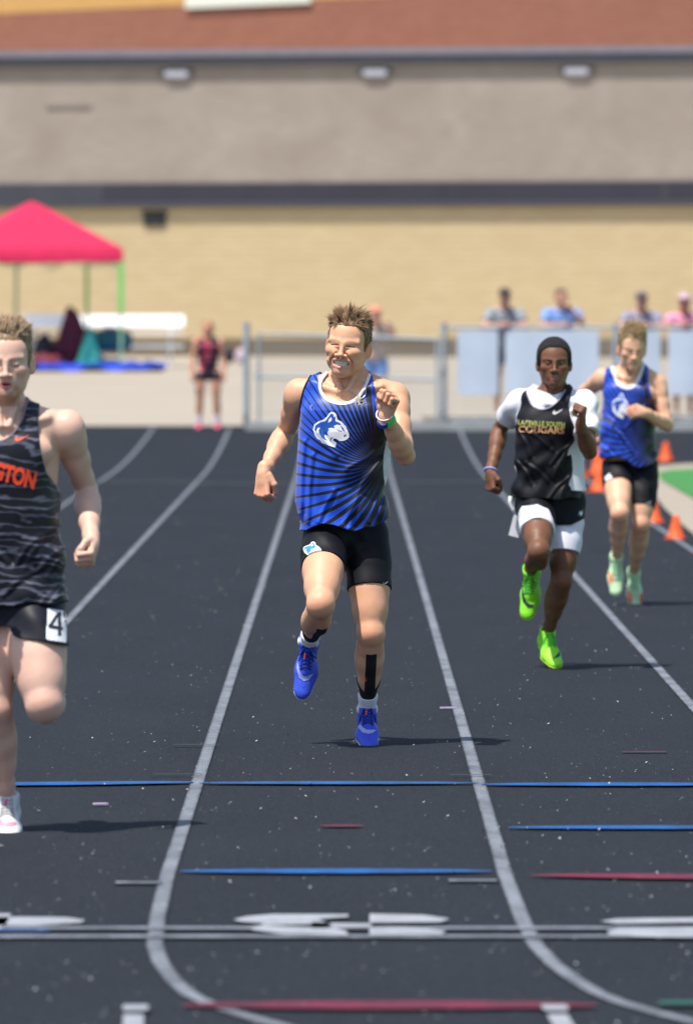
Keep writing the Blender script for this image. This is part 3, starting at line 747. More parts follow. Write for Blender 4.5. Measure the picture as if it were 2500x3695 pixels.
track = sheet('running_track', [-60, -20, 0, 20, 60], trows, .012, Mtr.m, kind='structure')
def paint(name, col, wear=.5, edge=False):
    M = Mat(name, rough=.75, spec=.25); n = M.noise(230, 2, (1, .5, 1)); w = M.noise(7, 3, (1, .35, 1))
    c_ = M.mix((n + (w - .5) * .45).ramp(.36, .62, wear, 0), col, (.015, .018, .024))
    if edge: c_ = M.mix((M.attr('across', 'Fac').abs() + (M.noise(90, 2) - .5) * 1.5).ramp(.72, 1.0), c_, (.015, .018, .024))
    M.set('Base Color', c_); M.bump(n, .4, .003); return M.m
M_pw = paint('lane_paint', (.235, .26, .30), .8, edge=True); M_pb = paint('blue_paint', (.014, .12, .40), .75); M_pr = paint('red_paint', (.20, .02, .05), .75)
M_pw2 = paint('worn_white_paint', (.26, .29, .34), .9); M_num = paint('number_paint', (.36, .385, .43), .45); M_faint = paint('faded_paint', (.075, .085, .085), .9); M_pg = paint('green_paint', (.02, .12, .09), .7)
LANES = (-4.845, -3.775, -2.705, -1.635, -.567, .503, 1.575, 2.65)
for i, x0 in enumerate(LANES):
    ys = np.concatenate([np.arange(12, 20, 1.0), np.arange(20, 27, .15), np.arange(27, 96, 3), np.arange(96, 121, 1.0)])
    cx = x0 + drift(ys); w = .0255 if i < 7 else .028
    tx = np.gradient(cx, ys); nx = 1 / np.sqrt(1 + tx ** 2); ny = -tx * nx
    L = np.stack([cx - nx * w, ys - ny * w, gz(ys) + .017], 1); R = np.stack([cx + nx * w, ys + ny * w, gz(ys) + .017], 1); n = len(ys)
    Q = np.stack([np.arange(n - 1), n + np.arange(n - 1), n + np.arange(1, n), np.arange(1, n)], 1)
    me = mesh_np('lane_line', np.concatenate([L, R]), Q, M_pw); set_attr(me, 'across', np.concatenate([-np.ones(n), np.ones(n)])); link('lane_line', me, track)
def cross_line(name, x0, x1, y, t0, t1, mat, dz=.021, n=14, lens=False, yb=None):
    """a stripe across the lanes; t0 and t1 are its depths at the two ends, lens-shaped if asked"""
    xs = np.linspace(x0, x1, n); u = np.linspace(0, 1, n); t = t0 + (t1 - t0) * u
    if lens: t = t0 + (t1 - t0) * np.sin(np.pi * u) ** .6 * (1 + .10 * np.sin(u * 40))
    yy = y + (0 * u if yb is None else (yb - y) * u)
    V = np.concatenate([np.stack([xs, yy - t / 2, gz(yy) + dz], 1), np.stack([xs, yy + t / 2, gz(yy) + dz], 1)]); i = np.arange(n - 1)
    return link(name, mesh_np(name, V, np.stack([i, i + 1, i + 1 + n, i + n], 1), mat), track)
# finish line: two thin white bands with blue between them on the outer lanes
cross_line('finish_line', -6, 2.7, 24.60, .10, .10, M_pw2); cross_line('finish_line', -6, 2.7, 24.26, .12, .10, M_pw2)
cross_line('blue_band', -6, -.85, 24.44, .16, .05, M_pb, dz=.025)
cross_line('exchange_mark', -1.62, -.58, 32.2, .06, .23, M_pb, lens=True, yb=32.4); cross_line('exchange_mark', -.56, .50, 32.35, .03, .20, M_pb, lens=True); cross_line('exchange_mark', .51, 1.56, 32.25, .05, .23, M_pb, lens=True)
cross_line('exchange_mark', -2.7, -1.65, 32.2, .06, .23, M_pb, lens=True)
cross_line('exchange_mark', .56, 1.57, 29.5, .04, .20, M_pb, lens=True); cross_line('exchange_mark', -.53, .46, 27.15, .03, .23, M_pb, lens=True)
cross_line('relay_mark', .58, 1.58, 26.95, .02, .24, M_pr, lens=True, yb=26.8); cross_line('relay_mark', -.09, .06, 29.6, .03, .10, M_pr, lens=True); cross_line('relay_mark', -.42, .64, 21.82, .05, .26, M_pr, lens=True)
cross_line('hash_mark', -.72, -.575, 26.6, .09, .09, M_pw2); cross_line('hash_mark', .32, .47, 26.7, .08, .08, M_pw2); cross_line('green_mark', .80, 1.4, 21.85, .10, .16, M_pg, dz=.025)
for (x, y, w) in ((-.65, 32.9, .19), (.48, 32.85, .16), (-.62, 35.2, .19), (1.7, 36.2, .2)): cross_line('tick_mark', x - w / 2, x + w / 2, y, .03, .03, M_faint, dz=.025)
cross_line('relay_mark', 1.12, 1.30, 34.7, .05, .05, M_pr)
for (x0, x1, y) in ((-3.0, -1.7, 93), (-1.6, -.6, 92), (-.5, .45, 96), (.6, 1.5, 93)): cross_line('tick_mark', x0, x1, y, .7, .7, M_faint)
# lane numbers are painted for the runners, so they stand upside down for the camera; strokes as on the track
def ground_paint(name, polys, mat, dz=.023, parent=None):
    m = MB()
    for p in polys:
        c = (sum(q[0] for q in p) / len(p), sum(q[1] for q in p) / len(p)); q_ = [(x, y, float(gz(y)) + dz) for x, y in p]; m.add(q_ + [(c[0], c[1], float(gz(c[1])) + dz)], [(i, (i + 1) % len(p), len(p)) for i in range(len(p))])
    return m.build(name, mat, track if parent is None else parent)
ground_paint('lane_number', [[(-0.33, 24.91), (-0.293, 25.04), (-0.216, 25.13), (0.005, 25.13), (0.005, 25.02), (-0.083, 24.93), (-0.059, 24.8), (-0.04, 24.70), (-0.06, 24.56), (-0.25, 24.66), (-0.238, 24.74), (-0.309, 24.82)],
    [(-0.10, 24.80), (-0.008, 24.76), (0.072, 24.74), (0.071, 24.62), (0.005, 24.56), (-0.10, 24.55)], [(-0.001, 24.44), (0.005, 24.27), (-0.184, 24.33), (-0.267, 24.48), (-0.28, 24.58), (-0.25, 24.66), (-0.10, 24.72), (-0.05, 24.60)],
    [(0.068, 25.15), (0.226, 25.10), (0.301, 24.94), (0.274, 24.80), (0.067, 24.78)], [(0.066, 24.58), (0.17, 24.6), (0.286, 24.44), (0.269, 24.32), (0.065, 24.27)]], M_num)
ground_paint('lane_number', [[(-0.762, 24.89), (-0.822, 25.0), (-0.939, 25.02), (-1.555, 24.93), (-1.543, 24.74), (-1.054, 24.67), (-0.9, 24.65), (-0.77, 24.78)], [(-0.988, 25.0), (-0.988, 25.16), (-1.074, 25.16), (-1.074, 24.5), (-0.996, 24.49), (-0.985, 24.7)]], M_num)
ground_paint('lane_number', [[(0.739, 24.84), (0.792, 24.95), (0.948, 24.98), (1.18, 24.98), (1.38, 24.87), (1.366, 24.62), (1.165, 24.66), (1.0, 24.78), (0.785, 24.73)], [(0.744, 24.42), (0.779, 24.53), (0.906, 24.56), (1.061, 24.62), (1.165, 24.66), (1.25, 24.5), (1.145, 24.24), (0.966, 24.18), (0.831, 24.21), (0.752, 24.28)]], M_num)
for dx_ in (0, 1.065, 2.13, -1.07):
    ground_paint('hash_mark', [[(x + dx_, y) for x, y in q] for q in ([(-0.569, 21.75), (-0.507, 21.75), (-0.502, 21.67), (-0.505, 21.57), (-0.562, 21.57), (-0.569, 21.65)], [(-0.561, 21.45), (-0.51, 21.45), (-0.489, 20.56), (-0.542, 20.56)])], M_num, dz=.027)
# loose white petals and crumbs on the rubber
N = 5200; yy = 19 + 75 * rng.random(N) ** 1.7; xx = (rng.random(N) - .5) * (1.7 + yy * .085); rr = np.where(rng.random(N) < .14, rng.uniform(.005, .009, N), rng.uniform(.002, .0048, N)); an = rng.random(N) * 6.28
V = np.zeros((N, 4, 3)); 
for k in range(4):
    r_ = rr * (1 if k % 2 == 0 else .55); V[:, k, 0] = xx + r_ * np.cos(an + k * 1.5708); V[:, k, 1] = yy + r_ * 1.4 * np.sin(an + k * 1.5708); V[:, k, 2] = gz(yy) + .019 + rr * (.9 if k == 0 else .2 if k == 2 else .45)
me = mesh_np('petal_litter', V.reshape(-1, 3), np.arange(N * 4).reshape(N, 4), [simple('petal', (.42, .44, .44), .7), simple('dry_petal', (.5, .42, .28), .7)], smooth=False, midx=(rng.random(N) < .12).astype(int))
link('petal_litter', me, None, kind='stuff', label='small white petals scattered over the dark track')
Mp_ = simple('scrap', (.55, .42, .62), .6)
for x, y, w_ in ((-.89, 30.9, .05), (.46, 38.6, .07)):
    m = MB(); m.box((x, y, .022), (w_, .035, .006), 0, Matrix.Rotation(.3, 3, 'Z')); m.build('paper_scrap', Mp_, None, label='lilac paper scrap on the track ' + ('left of the middle lane' if x < 0 else 'beside the right lane line near the lead runner'), cat='litter')
# infield: concrete border and turf with a rounded corner
Mbr = simple('infield_concrete', (.33, .285, .225), .85, .1, 3); Mtf = simple('turf_green', (.035, .20, .035), .8, .2, 8, bump=.5)
IB = [(2.78, -10), (2.80, 60), (2.84, 70), (2.98, 80), (3.14, 88), (3.24, 94), (3.42, 99.5), (3.7, 102.3), (4.2, 103.8), (6, 104.3), (30, 104.3), (30, -10)]
TF = [(3.40, -10), (3.40, 70), (3.42, 86), (3.46, 94), (3.58, 98.4), (3.85, 100.4), (5.5, 101.2), (30, 101.2), (30, -10)]
def infield(name, xe, ye, x1, dz, mat):
    """ground cover from a curved left edge to x1, in rows"""
    ys = np.concatenate([np.arange(-10, 80, 6), np.arange(80, max(ye) - .02, .5), [max(ye)]]); L = np.interp(ys, ye, xe); U_ = np.linspace(0, 1, 7) ** 2
    X = L[:, None] + (x1 - L)[:, None] * U_; Y = np.repeat(ys[:, None], 7, 1); V = np.stack([X.ravel(), Y.ravel(), (gz(Y) + dz).ravel()], 1); i, j = np.meshgrid(np.arange(len(ys) - 1), np.arange(6), indexing='ij'); i, j = i.ravel(), j.ravel()
    return link(name, mesh_np(name, V, np.stack([i * 7 + j, i * 7 + j + 1, (i + 1) * 7 + j + 1, (i + 1) * 7 + j], 1), mat), None, kind='structure')
infield('infield_border', [q[0] for q in IB[:11]], [q[1] for q in IB[:11]], 30, .020, Mbr); infield('turf', [q[0] for q in TF[:8]], [q[1] for q in TF[:8]], 30, .032, Mtf)

# ------------------------------------------------------------------ buildings behind the track
BR = math.radians(-14)
hall = empty('school_building', (0, 185.3, .98), BR, label='long low school building with yellow brick wall, dark fascia and taupe upper wall', cat='building')
def brick(name, c1, c2, mortar, bw, bh, ms=.012, rough=.85):
    M = Mat(name, rough=rough, spec=.2); n = M.nt.nodes.new('ShaderNodeTexBrick'); mp = M.nt.nodes.new('ShaderNodeMapping'); mp.inputs['Rotation'].default_value = (math.radians(90), 0, 0)
    M.nt.links.new(M.pos(), mp.inputs[0]); M.nt.links.new(mp.outputs[0], n.inputs[0]); n.inputs['Scale'].default_value = 1; n.inputs['Brick Width'].default_value = bw; n.inputs['Row Height'].default_value = bh; n.inputs['Mortar Size'].default_value = ms
    n.inputs['Color1'].default_value = (*c1, 1); n.inputs['Color2'].default_value = (*c2, 1); n.inputs['Mortar'].default_value = (*mortar, 1)
    w = M.noise(.5, 3, (1, 1, 2)); M.set('Base Color', M.mix(w.ramp(.3, .7, 0, .22), Sk(M.nt, n.outputs[0]), tuple(v * .8 for v in c1))); M.bump(Sk(M.nt, n.outputs[1]) * -1, .4, .02); return M.m
M_yb = brick('yellow_brick', (.55, .43, .25), (.60, .48, .29), (.50, .41, .27), .40, .135)
M_rb = brick('red_brick', (.285, .118, .08), (.32, .14, .095), (.30, .15, .11), .40, .135); M_ob = brick('ochre_brick', (.58, .33, .11), (.62, .36, .13), (.5, .33, .15), .40, .135)
Mst = Mat('taupe_render', rough=.9, spec=.15); a = Mst.noise(.55, 5, (1, 1, 1.6), dist=.6); b = Mst.noise(5, 4, (.5, 1, 7)); Mst.set('Base Color', Mst.mix(b.ramp(.35, .65, 0, .5), Mst.mix(a.ramp(.3, .7), (.315, .272, .232), (.41, .362, .315)), (.26, .215, .18))); Mst.bump(b, .3, .02)
def hbox(name, x0, x1, y0, y1, z0, z1, mat, parent=hall):
    m = MB(); m.box(((x0 + x1) / 2, (y0 + y1) / 2, (z0 + z1) / 2), (x1 - x0, y1 - y0, z1 - z0)); return m.build(name, mat, parent)
hbox('brick_wall', -40, 40, 0, 9, -.6, 3.28, M_yb)
hbox('wall_foot_strip', -40, 40, -.04, -.005, -.6, .42, simple('dark_brown', (.15, .12, .08), .9))  # dark brown strip along the foot of the brick wall
Md1 = simple('dark_fascia', (.030, .030, .045), .5, .1, 2); Md2 = simple('faded_fascia', (.045, .05, .062), .5, .1, 2)
xs_ = [-40, -22, -10.6, -5.45, 2.2, 7.0, 7.12, 18, 40]
for i, (a_, b_) in enumerate(zip(xs_[:-1], xs_[1:])):
    hbox('fascia_panel', a_ + .004, b_ - .004, -.10 - .004 * (i % 2), 8.9, 3.284, 3.80, (Md1, Md2)[i in (2, 5)])
hbox('gutter_lip', -40, 40, -.15, -.108, 3.29, 3.40, simple('gutter', (.07, .075, .095), .45, metal=.3))
hbox('upper_wall', -40, 40, -.02, 8.8, 3.806, 6.36, Mst)
hbox('parapet', -40, 40, -.16, 8.95, 6.364, 6.56, simple('parapet_dark', (.055, .06, .075), .5, .1, 2)); hbox('coping', -40, 40, -.20, 9, 6.562, 6.71, simple('coping_grey', (.20, .195, .235), .5, .08, 3))
M_lamp = simple('lamp_housing', (.44, .46, .54), .5, .05)
for px_ in (-3.80, .65, 5.12):
    o = empty('wall_light', (0, 0, 0), 0); o.parent = hall; o.location = (px_, -.02, 6.18)
    m = MB(); pr = [(-.27, -.085), (.27, -.085), (.33, .0), (.27, .085), (-.27, .085), (-.33, .0)]
    m.add([(x, 0, z) for x, z in pr] + [(x * .8, -.10, z * .75) for x, z in pr], [tuple(range(6)), tuple(range(11, 5, -1))] + [(i, 6 + i, 6 + (i + 1) % 6, (i + 1) % 6) for i in range(6)])
    m.build('lamp_shade', M_lamp, o); m = MB(); m.box((0, -.03, 0), (.76, .05, .16)); m.build('shade_strip', simple('lamp_side_shade', (.12, .11, .11), .6), o)  # dark bar stands in for the shade at both sides of the lamp
hbox('wall_vent', -6.75, -5.75, -.05, -.022, 5.46, 5.53, simple('vent', (.24, .21, .185), .8))
spk = empty('floodlight', (0, 0, 0)); spk.parent = hall; spk.location = (-4.3, 0, 3.0)
m = MB(); m.box((0, -.025, 0), (.50, .05, .24), taper=1.0); m.box((0, -.025, .16), (.56, .05, .08)); m.build('lamp_box', simple('black_box', (.012, .014, .02), .5), spk); m = MB(); m.box((0, -.056, -.02), (.42, .012, .16)); m.build('lamp_glass', simple('dark_glass', (.02, .025, .03), .15), spk)
far = empty('brick_hall', (0, 215.5, 1.1), math.radians(-50), label='taller red brick hall with ochre top band rising behind the low roof', cat='building')
hbox('red_wall', -60, 22, 0, 6, -2, 8.82, M_rb, far); hbox('ochre_wall', -60, 22, -.01, 6, 8.824, 13, M_ob, far)
hbox('white_sill', -6.35, -1.3, -.10, -.014, 8.74, 9.3, simple('white_sill', (.72, .75, .66), .5, .05), far)

# ------------------------------------------------------------------ fence, gate and banners
M_gal = simple('galvanised_steel', (.40, .46, .50), .5, .1, 6, metal=.2)
FY = 119.6
def fence_mesh(m, x0, x1, z0, z1, y, step=.07):
    H_ = z1 - z0; n = int((x1 - x0) / step)
    for i in range(-int(H_ / step), n + 1):
        for sgn in (0, 1):
            xa, xb = x0 + i * step, x0 + i * step + H_
            za, zb = (z0, z1)
            t0, t1 = max(0, (x0 - xa) / H_), min(1, (x1 - xa) / H_)
            if t1 <= t0: continue
            p0, p1 = (xa + H_ * t0, za + H_ * t0), (xa + H_ * t1, za + H_ * t1)
            if sgn: p0, p1 = (p0[0], z0 + z1 - p0[1]), (p1[0], z0 + z1 - p1[1])
            m.tube([(p0[0], y, p0[1]), (p1[0], y + .003, p1[1])], .0022, 3)
g0 = float(gz(FY)); fence = empty('chain_link_fence', (0, FY, g0), label='galvanised chain-link fence with top rail along the end of the track', cat='fence')
for x, r in ((-1.40, .046), (1.36, .04), (3.76, .035), (6.2, .035), (8.6, .035)):
    m = MB(); m.tube([(x, 0, -.3), (x, 0, 1.46)], r, 12); m.tube([(x, 0, 1.46), (x, 0, 1.49)], r * 1.15, 12); m.build('post', M_gal, fence, smooth=False)
m = MB(); m.tube([(1.36, 0, 1.43), (8.6, 0, 1.43)], .022, 8); m.build('top_rail', M_gal, fence); m = MB(); m.tube([(1.36, 0, .12), (8.6, 0, .12)], .018, 8); m.build('bottom_rail', M_gal, fence)
m = MB(); fence_mesh(m, 1.36, 8.6, .06, 1.42, .03); m.build('wire_mesh', M_gal, fence, kind='stuff')
gate = empty('gate', (-1.23, FY - .06, g0), math.radians(-3), label='chain-link gate with pale blue frame behind the lead runner', cat='gate')
for x in (0, 2.5): m = MB(); m.tube([(x, 0, .06), (x, 0, 1.34 - .03 * x)], .024, 10); m.build('upright', M_gal, gate)
for z0, z1 in ((1.34, 1.26), (.10, .06), (.74, .70)): m = MB(); m.tube([(0, 0, z0), (2.5, 0, z1)], .021, 8); m.build('rail', M_gal, gate)
m = MB(); fence_mesh(m, 0, 2.5, .10, 1.26, .02); m.build('wire_mesh', M_gal, gate, kind='stuff')
m = MB(); m.box((0, 0, .74), (.10, .03, .10)); m.build('latch', M_gal, gate)
m = MB(); m.box((3.7, 118.75, float(gz(118.7)) + .05), (10.2, .16, .16)); kerb = m.build('kerb', simple('pale_kerb', (.36, .38, .38), .8, .12, 4), None, kind='structure')
Mbn = simple('banner_cloth', (.60, .68, .80), .75, .06, 1.5); Mbn2 = simple('banner_print', (.66, .73, .82), .7, .06, 2)
for x0, x1, who in ((1.55, 2.12, 'narrow pale blue banner on the fence beside the gate'), (2.22, 3.53, 'widest pale blue banner on the fence, behind the runner in the tee'), (3.80, 4.39, 'pale blue banner on the fence behind the blond runner'), (4.50, 5.75, 'pale blue banner on the fence at the right edge, under the pink shirt')):
    u = np.linspace(x0, x1, 14); z = np.linspace(.48, 1.385, 9); U, Z_ = np.meshgrid(u, z, indexing='ij'); Yw = -.045 - .010 * np.sin(U * 11) * (1 - (Z_ - .48) / .9 * .6)
    V = np.concatenate([np.stack([U.ravel(), Yw.ravel(), Z_.ravel()], 1), np.stack([U.ravel(), Yw.ravel() + .004, Z_.ravel()], 1)]); i, j = np.meshgrid(np.arange(13), np.arange(8), indexing='ij'); i, j = i.ravel(), j.ravel(); Q = np.stack([i * 9 + j, (i + 1) * 9 + j, (i + 1) * 9 + j + 1, i * 9 + j + 1], 1)
    o = link('banner', mesh_np('banner', V, np.concatenate([Q, Q[:, ::-1] + 126]), Mbn), None, label=who, cat='banner', group='banners hung on the fence'); o.location = (0, FY, g0);

# ------------------------------------------------------------------ cones along the inner line
M_cone = simple('orange_cone', (.85, .12, .015), .45, .06, 5)
def cone(x, y, h, label, tilt=0.0):
    o = empty('traffic_cone', (x, y, float(gz(y)) + .013), label=label, cat='cone', group='orange cones beside the inner line'); o.rotation_euler = (tilt, tilt * .6, x * 7)
    m = MB(); b = h * .84; m.box((0, 0, h * .04), (b, b, h * .08)); m.build('base', M_cone, o)
    prof = [(.36, .08), (.33, .12), (.15, .86), (.135, .97), (.10, 1.0)]; n = 20; vs = [(h * r * math.cos(2 * math.pi * k / n), h * r * math.sin(2 * math.pi * k / n), h * z) for r, z in prof for k in range(n)]
    m = MB(); m.add(vs, [(i * n + k, i * n + (k + 1) % n, (i + 1) * n + (k + 1) % n, (i + 1) * n + k) for i in range(4) for k in range(n)] + [tuple(4 * n + k for k in range(n))]); m.build('body', M_cone, o, smooth=True)
for x, y, h, l in ((2.66, 69.0, .19, 'orange cone standing on the inner white line, second from the right edge'), (2.69, 74.6, .185, 'orange cone beside the shin of the blond runner'), (2.72, 64.6, .20, 'orange cone cut by the right edge of the photo'),
                   (2.61, 88.2, .235, 'small orange cone beside the thigh of the blond runner, in front of the cluster'), (2.90, 98.0, .30, 'orange cone nearest the blond runner in the cluster behind his thigh'), (2.58, 95.2, .29, 'orange cone at the left of the cluster, beside the white tee hem'),
                   (2.74, 91.0, .26, 'lowest orange cone in the cluster between the two right runners'), (3.92, 104.9, .235, 'far orange cone standing alone behind the turf corner')): cone(x, y, h, l)

# ------------------------------------------------------------------ canopy, bleacher and team gear on the left
cn = empty('canopy', (-6.26, 170, float(gz(170))), math.radians(15), label='magenta pop-up canopy with bright green leg wraps at the left', cat='canopy')
M_mag = simple('magenta_fabric', (.56, .012, .075), .85, .10, 3); M_gw = simple('green_wrap', (.24, .66, .14), .7, .06); M_pg2 = simple('green_pole', (.34, .60, .32), .6)
hs_ = 1.5; n = 12; V = []; Q = []
for s_ in range(4):
    c0 = Matrix.Rotation(s_ * math.pi / 2, 3, 'Z') @ Vector((hs_, -hs_, 0)); c1 = Matrix.Rotation(s_ * math.pi / 2, 3, 'Z') @ Vector((hs_, hs_, 0)); b0 = len(V)
    for i in range(n + 1):
        t = i / n
        for j in range(n + 1):
            q = (c0 * (1 - j / n) + c1 * (j / n)) * t; sag = .10 * math.sin(math.pi * t) + .07 * math.sin(math.pi * j / n) * t
            V.append((q.x, q.y, 3.33 - .95 * t ** 1.13 - sag * .25))
    for j in range(n + 1): q = c0 * (1 - j / n) + c1 * (j / n); V.append((q.x * 1.01, q.y * 1.01, 2.38 - .05 * math.sin(math.pi * j / n) - .24))
    for i in range(n + 1):
        for j in range(n): a_ = b0 + i * (n + 1) + j; Q.append((a_, a_ + 1, a_ + n + 2, a_ + n + 1))
link('fabric_top', mesh_np('fabric_top', V, np.array(Q), M_mag), cn)
for i, (x, y) in enumerate(((1.47, -1.47), (1.47, 1.47), (-1.47, 1.47), (-1.47, -1.47))):
    m = MB(); m.box((x, y, 1.15), (.05, .05, 2.3)); lg = m.build('leg', M_pg2, cn)
    if i < 2: m = MB(); m.box((x, y, 1.62), (.11 if i == 0 else .06, .09, .95)); m.build('leg_wrap', M_gw, lg)
m = MB()
for a_, b_ in (((1.47, -1.47), (1.47, 1.47)), ((-1.47, -1.47), (1.47, -1.47)), ((-1.47, 1.47), (1.47, 1.47))):
    a_ = Vector((*a_, 0)); b_ = Vector((*b_, 0))
    for k in range(4):
        p_, q_ = a_.lerp(b_, k / 4), a_.lerp(b_, (k + 1) / 4); m.tube([p_ + Vector((0, 0, 2.0)), q_ + Vector((0, 0, 2.28))], .012, 4); m.tube([p_ + Vector((0, 0, 2.28)), q_ + Vector((0, 0, 2.0))], .012, 4)
m.build('truss', M_pg2, cn); m = MB(); m.tube([(-.3, .2, 0), (-.25, .2, 2.6)], .035, 6); m.build('centre_pole', M_pg2, cn)
bl = empty('bleacher', (-4.75, 171.5, float(gz(171.5))), label='low white aluminium bleacher at the foot of the yellow wall', cat='bleacher'); M_al = simple('white_aluminium', (.78, .82, .86), .45, .05)
for z, y, hh, in ((.92, .9, .32), (.68, .45, .05), (.42, .0, .05)): m = MB(); m.box((-.15, y, z), (3.25, .26 if hh < .1 else .03, hh), 0, Matrix.Rotation(-.75 if hh > .1 else 0, 3, 'X')); m.build('plank', M_al, bl)
for x in (-1.55, -.15, 1.2):
    m = MB(); m.tube([(x, -.1, 0), (x, 1.1, 1.0)], .025, 6); m.tube([(x, 1.1, 0), (x, 1.1, 1.0)], .025, 6); m.tube([(x, 0, 0), (x, 0, .4)], .02, 6); m.tube([(x, .45, 0), (x, .45, .66)], .02, 6); m.tube([(x, -.1, .03), (x, 1.1, .03)], .02, 6); m.build('support_frame', M_al, bl)
b2 = empty('folding_table', (-6.1, 172.3, float(gz(172))), label='white folding table behind the head of the runner at left edge', cat='table')
m = MB(); m.box((0, 0, .93), (.80, .5, .28)); m.build('table_cover', simple('white_cover', (.55, .62, .72), .6), b2); m = MB()
for x in (-.35, .35): m = MB(); m.tube([(x, -.2, 0), (x, -.2, .8), (x, .2, .8), (x, .2, 0)], .02, 6); m.build('trestle', M_al, b2)
def blob(name, prims, mat, label, cat, x, y, rz=0, h=.02, amp=.012):
    lo, hi = bbox(prims, .06); g = Grid(lo, hi, h); F = evalf(prims, g); X, Y, Z = g.bc((slice(None),) * 3)
    F = np.maximum(F + amp * np.sin(23 * X + 9 * Z) * np.sin(17 * Z + 12 * Y), -Z).astype(np.float32); me, _ = field_mesh(name, F, g, mat); o = link(name, me, None, label=label, cat=cat); o.location = (x, y, float(gz(y)) + .0); o.rotation_euler = (0, 0, rz); return o
def tent_cloth(h, w): return [rc((-w / 2, 0, .1), (-w * .15, 0, h), .13, .07, k=.08), rc((w / 2, 0, .1), (w * .1, .05, h * .9), .14, .06, k=.08), rc((-w / 2, 0, .06), (w / 2, 0, .06), .12, k=.08), rc((0, 0, .1), (0, 0, h * .8), .14, .08, k=.08)]
def bag(l, r): return [rc((-l / 2, 0, r), (l / 2, 0, r), r, k=.04), rc((-l * .2, 0, r * 2.1), (l * .2, 0, r * 2.1), .025, k=.02), rc((-l * .2, 0, r * 1.5), (-l * .2, 0, r * 2.1), .022, k=.02), rc((l * .2, 0, r * 1.5), (l * .2, 0, r * 2.1), .022, k=.02)]
Mmr = simple('maroon_cloth', (.09, .008, .025), .8); Mtl = simple('teal_cloth', (.03, .30, .24), .8); Mdt = simple('dark_teal_cloth', (.02, .11, .11), .8); Mbk = simple('black_nylon', (.01, .01, .016), .6)
tc = tent_cloth(.72, .42); R_ = lambda prims, dz: [Pr(p.kind, p.k, p.op, p.lo + A3(0, 0, dz), p.hi + A3(0, 0, dz), **{k: (v + A3(0, 0, dz) if k in 'abc' else v) for k, v in p.p.items()}) for p in prims]
blob('jacket', R_(tent_cloth(.86, .5), .32) + [rc((-.1, 0, .1), (.1, 0, .4), .12, k=.05)], Mmr, 'maroon jacket heaped at the left end of the bleacher', 'jacket', -5.42, 169.4)
blob('towel', [rc((-.13, 0, .12), (.03, 0, .72), .12, .10, k=.06), rc((.14, 0, .1), (.05, 0, .62), .12, .09, k=.06), rc((-.12, 0, .1), (.14, 0, .12), .1, k=.05)], Mtl, 'bright teal cloth beside the maroon jacket', 'cloth', -5.10, 169.2)
blob('bag', R_(bag(.42, .22), .34) + [rc((-.15, 0, .1), (.15, 0, .1), .1, k=.05)], Mdt, 'dark teal bag on the ground beside the bright teal cloth', 'bag', -4.66, 169.5)
blob('backpack', [el((0, 0, .34), (.20, .14, .34)), el((0, -.12, .22), (.14, .07, .16)), rc((-.06, 0, .66), (.06, 0, .66), .03)], Mbk, 'black backpack beside the ear of the runner at left edge', 'bag', -6.0, 169.4)
blob('backpack', [el((0, 0, .30), (.17, .13, .30)), el((0, -.11, .2), (.12, .06, .14)), rc((-.05, 0, .58), (.05, 0, .58), .025)], Mbk, 'smaller black backpack right of the other one', 'bag', -5.74, 169.8)
blob('duffel_bag', bag(.44, .14), simple('dull_red_nylon', (.16, .015, .025), .7), 'dull red duffel bag on the blue tarp in front of the black backpack', 'bag', -5.95, 168.6)
blob('bag', R_([el((0, 0, .16), (.15, .12, .17))], .0) + [rc((-.05, 0, .33), (.05, 0, .33), .02)], Mbk, 'black bag by the wall right of the girl', 'bag', -2.45, 176, amp=.006)
blob('bag', [el((0, 0, .15), (.14, .11, .16)), rc((-.04, 0, .3), (.04, 0, .3), .02)], simple('pink_white_nylon', (.5, .4, .48), .7), 'pale pink bag by the wall beside the gate post', 'bag', -2.15, 175.5, amp=.006)
X, Y = np.meshgrid(np.linspace(0, 2.9, 30), np.linspace(0, 4.5, 22), indexing='ij'); Zt = .06 + .05 * np.sin(X * 5 + Y * 2) + .04 * np.sin(X * 9 - Y * 4) + .02 * np.sin(Y * 13 + X * 3)
V = np.stack([X.ravel() - 6.5, Y.ravel() + 166.2, gz(Y.ravel() + 166.2) + Zt.ravel()], 1); i, j = np.meshgrid(np.arange(29), np.arange(21), indexing='ij'); i, j = i.ravel(), j.ravel()
link('tarp', mesh_np('tarp', V, np.stack([i * 22 + j, (i + 1) * 22 + j, (i + 1) * 22 + j + 1, i * 22 + j + 1], 1), simple('blue_tarp', (.02, .07, .55), .5, .1, 4)), None, label='crumpled blue tarp on the ground under the canopy', cat='tarp')
# ------------------------------------------------------------------ shared materials for the people
M_skin = skin_mat('skin'); M_skin_d = skin_mat('skin_deep', dark=True, rough=.55)
M_hair = hair_mat('hair')
M_teeth = simple('teeth', (.78, .74, .64), .25, .05)
M_white_cloth = simple('white_cloth', (.78, .79, .84), .75, .04, 60)
M_blackcloth = simple('black_stretch', (.005, .0055, .009), .6, .3, 14, spec=.22)
M_print_w = simple('white_print', (.85, .86, .9), .45, .04)
M_print_b = simple('blue_print', (.01, .085, .42), .5, .06)
M_silver = simple('silver', (.75, .73, .68), .28, .1, metal=.85)
EMB_W = [(740,850),(752,855),(762,868),(768,905),(800,922),(832,955),(845,985),(858,1015),(856,1040),(838,1058),(812,1068),(785,1068),(765,1052),(742,1048),(736,1062),(748,1072),(762,1082),(755,1117),(722,1108),(690,1096),(655,1083),(640,1062),(620,1052),(602,1030),(594,1005),(586,980),(594,945),(625,922),(668,905),(690,885),(705,862),(722,848)]
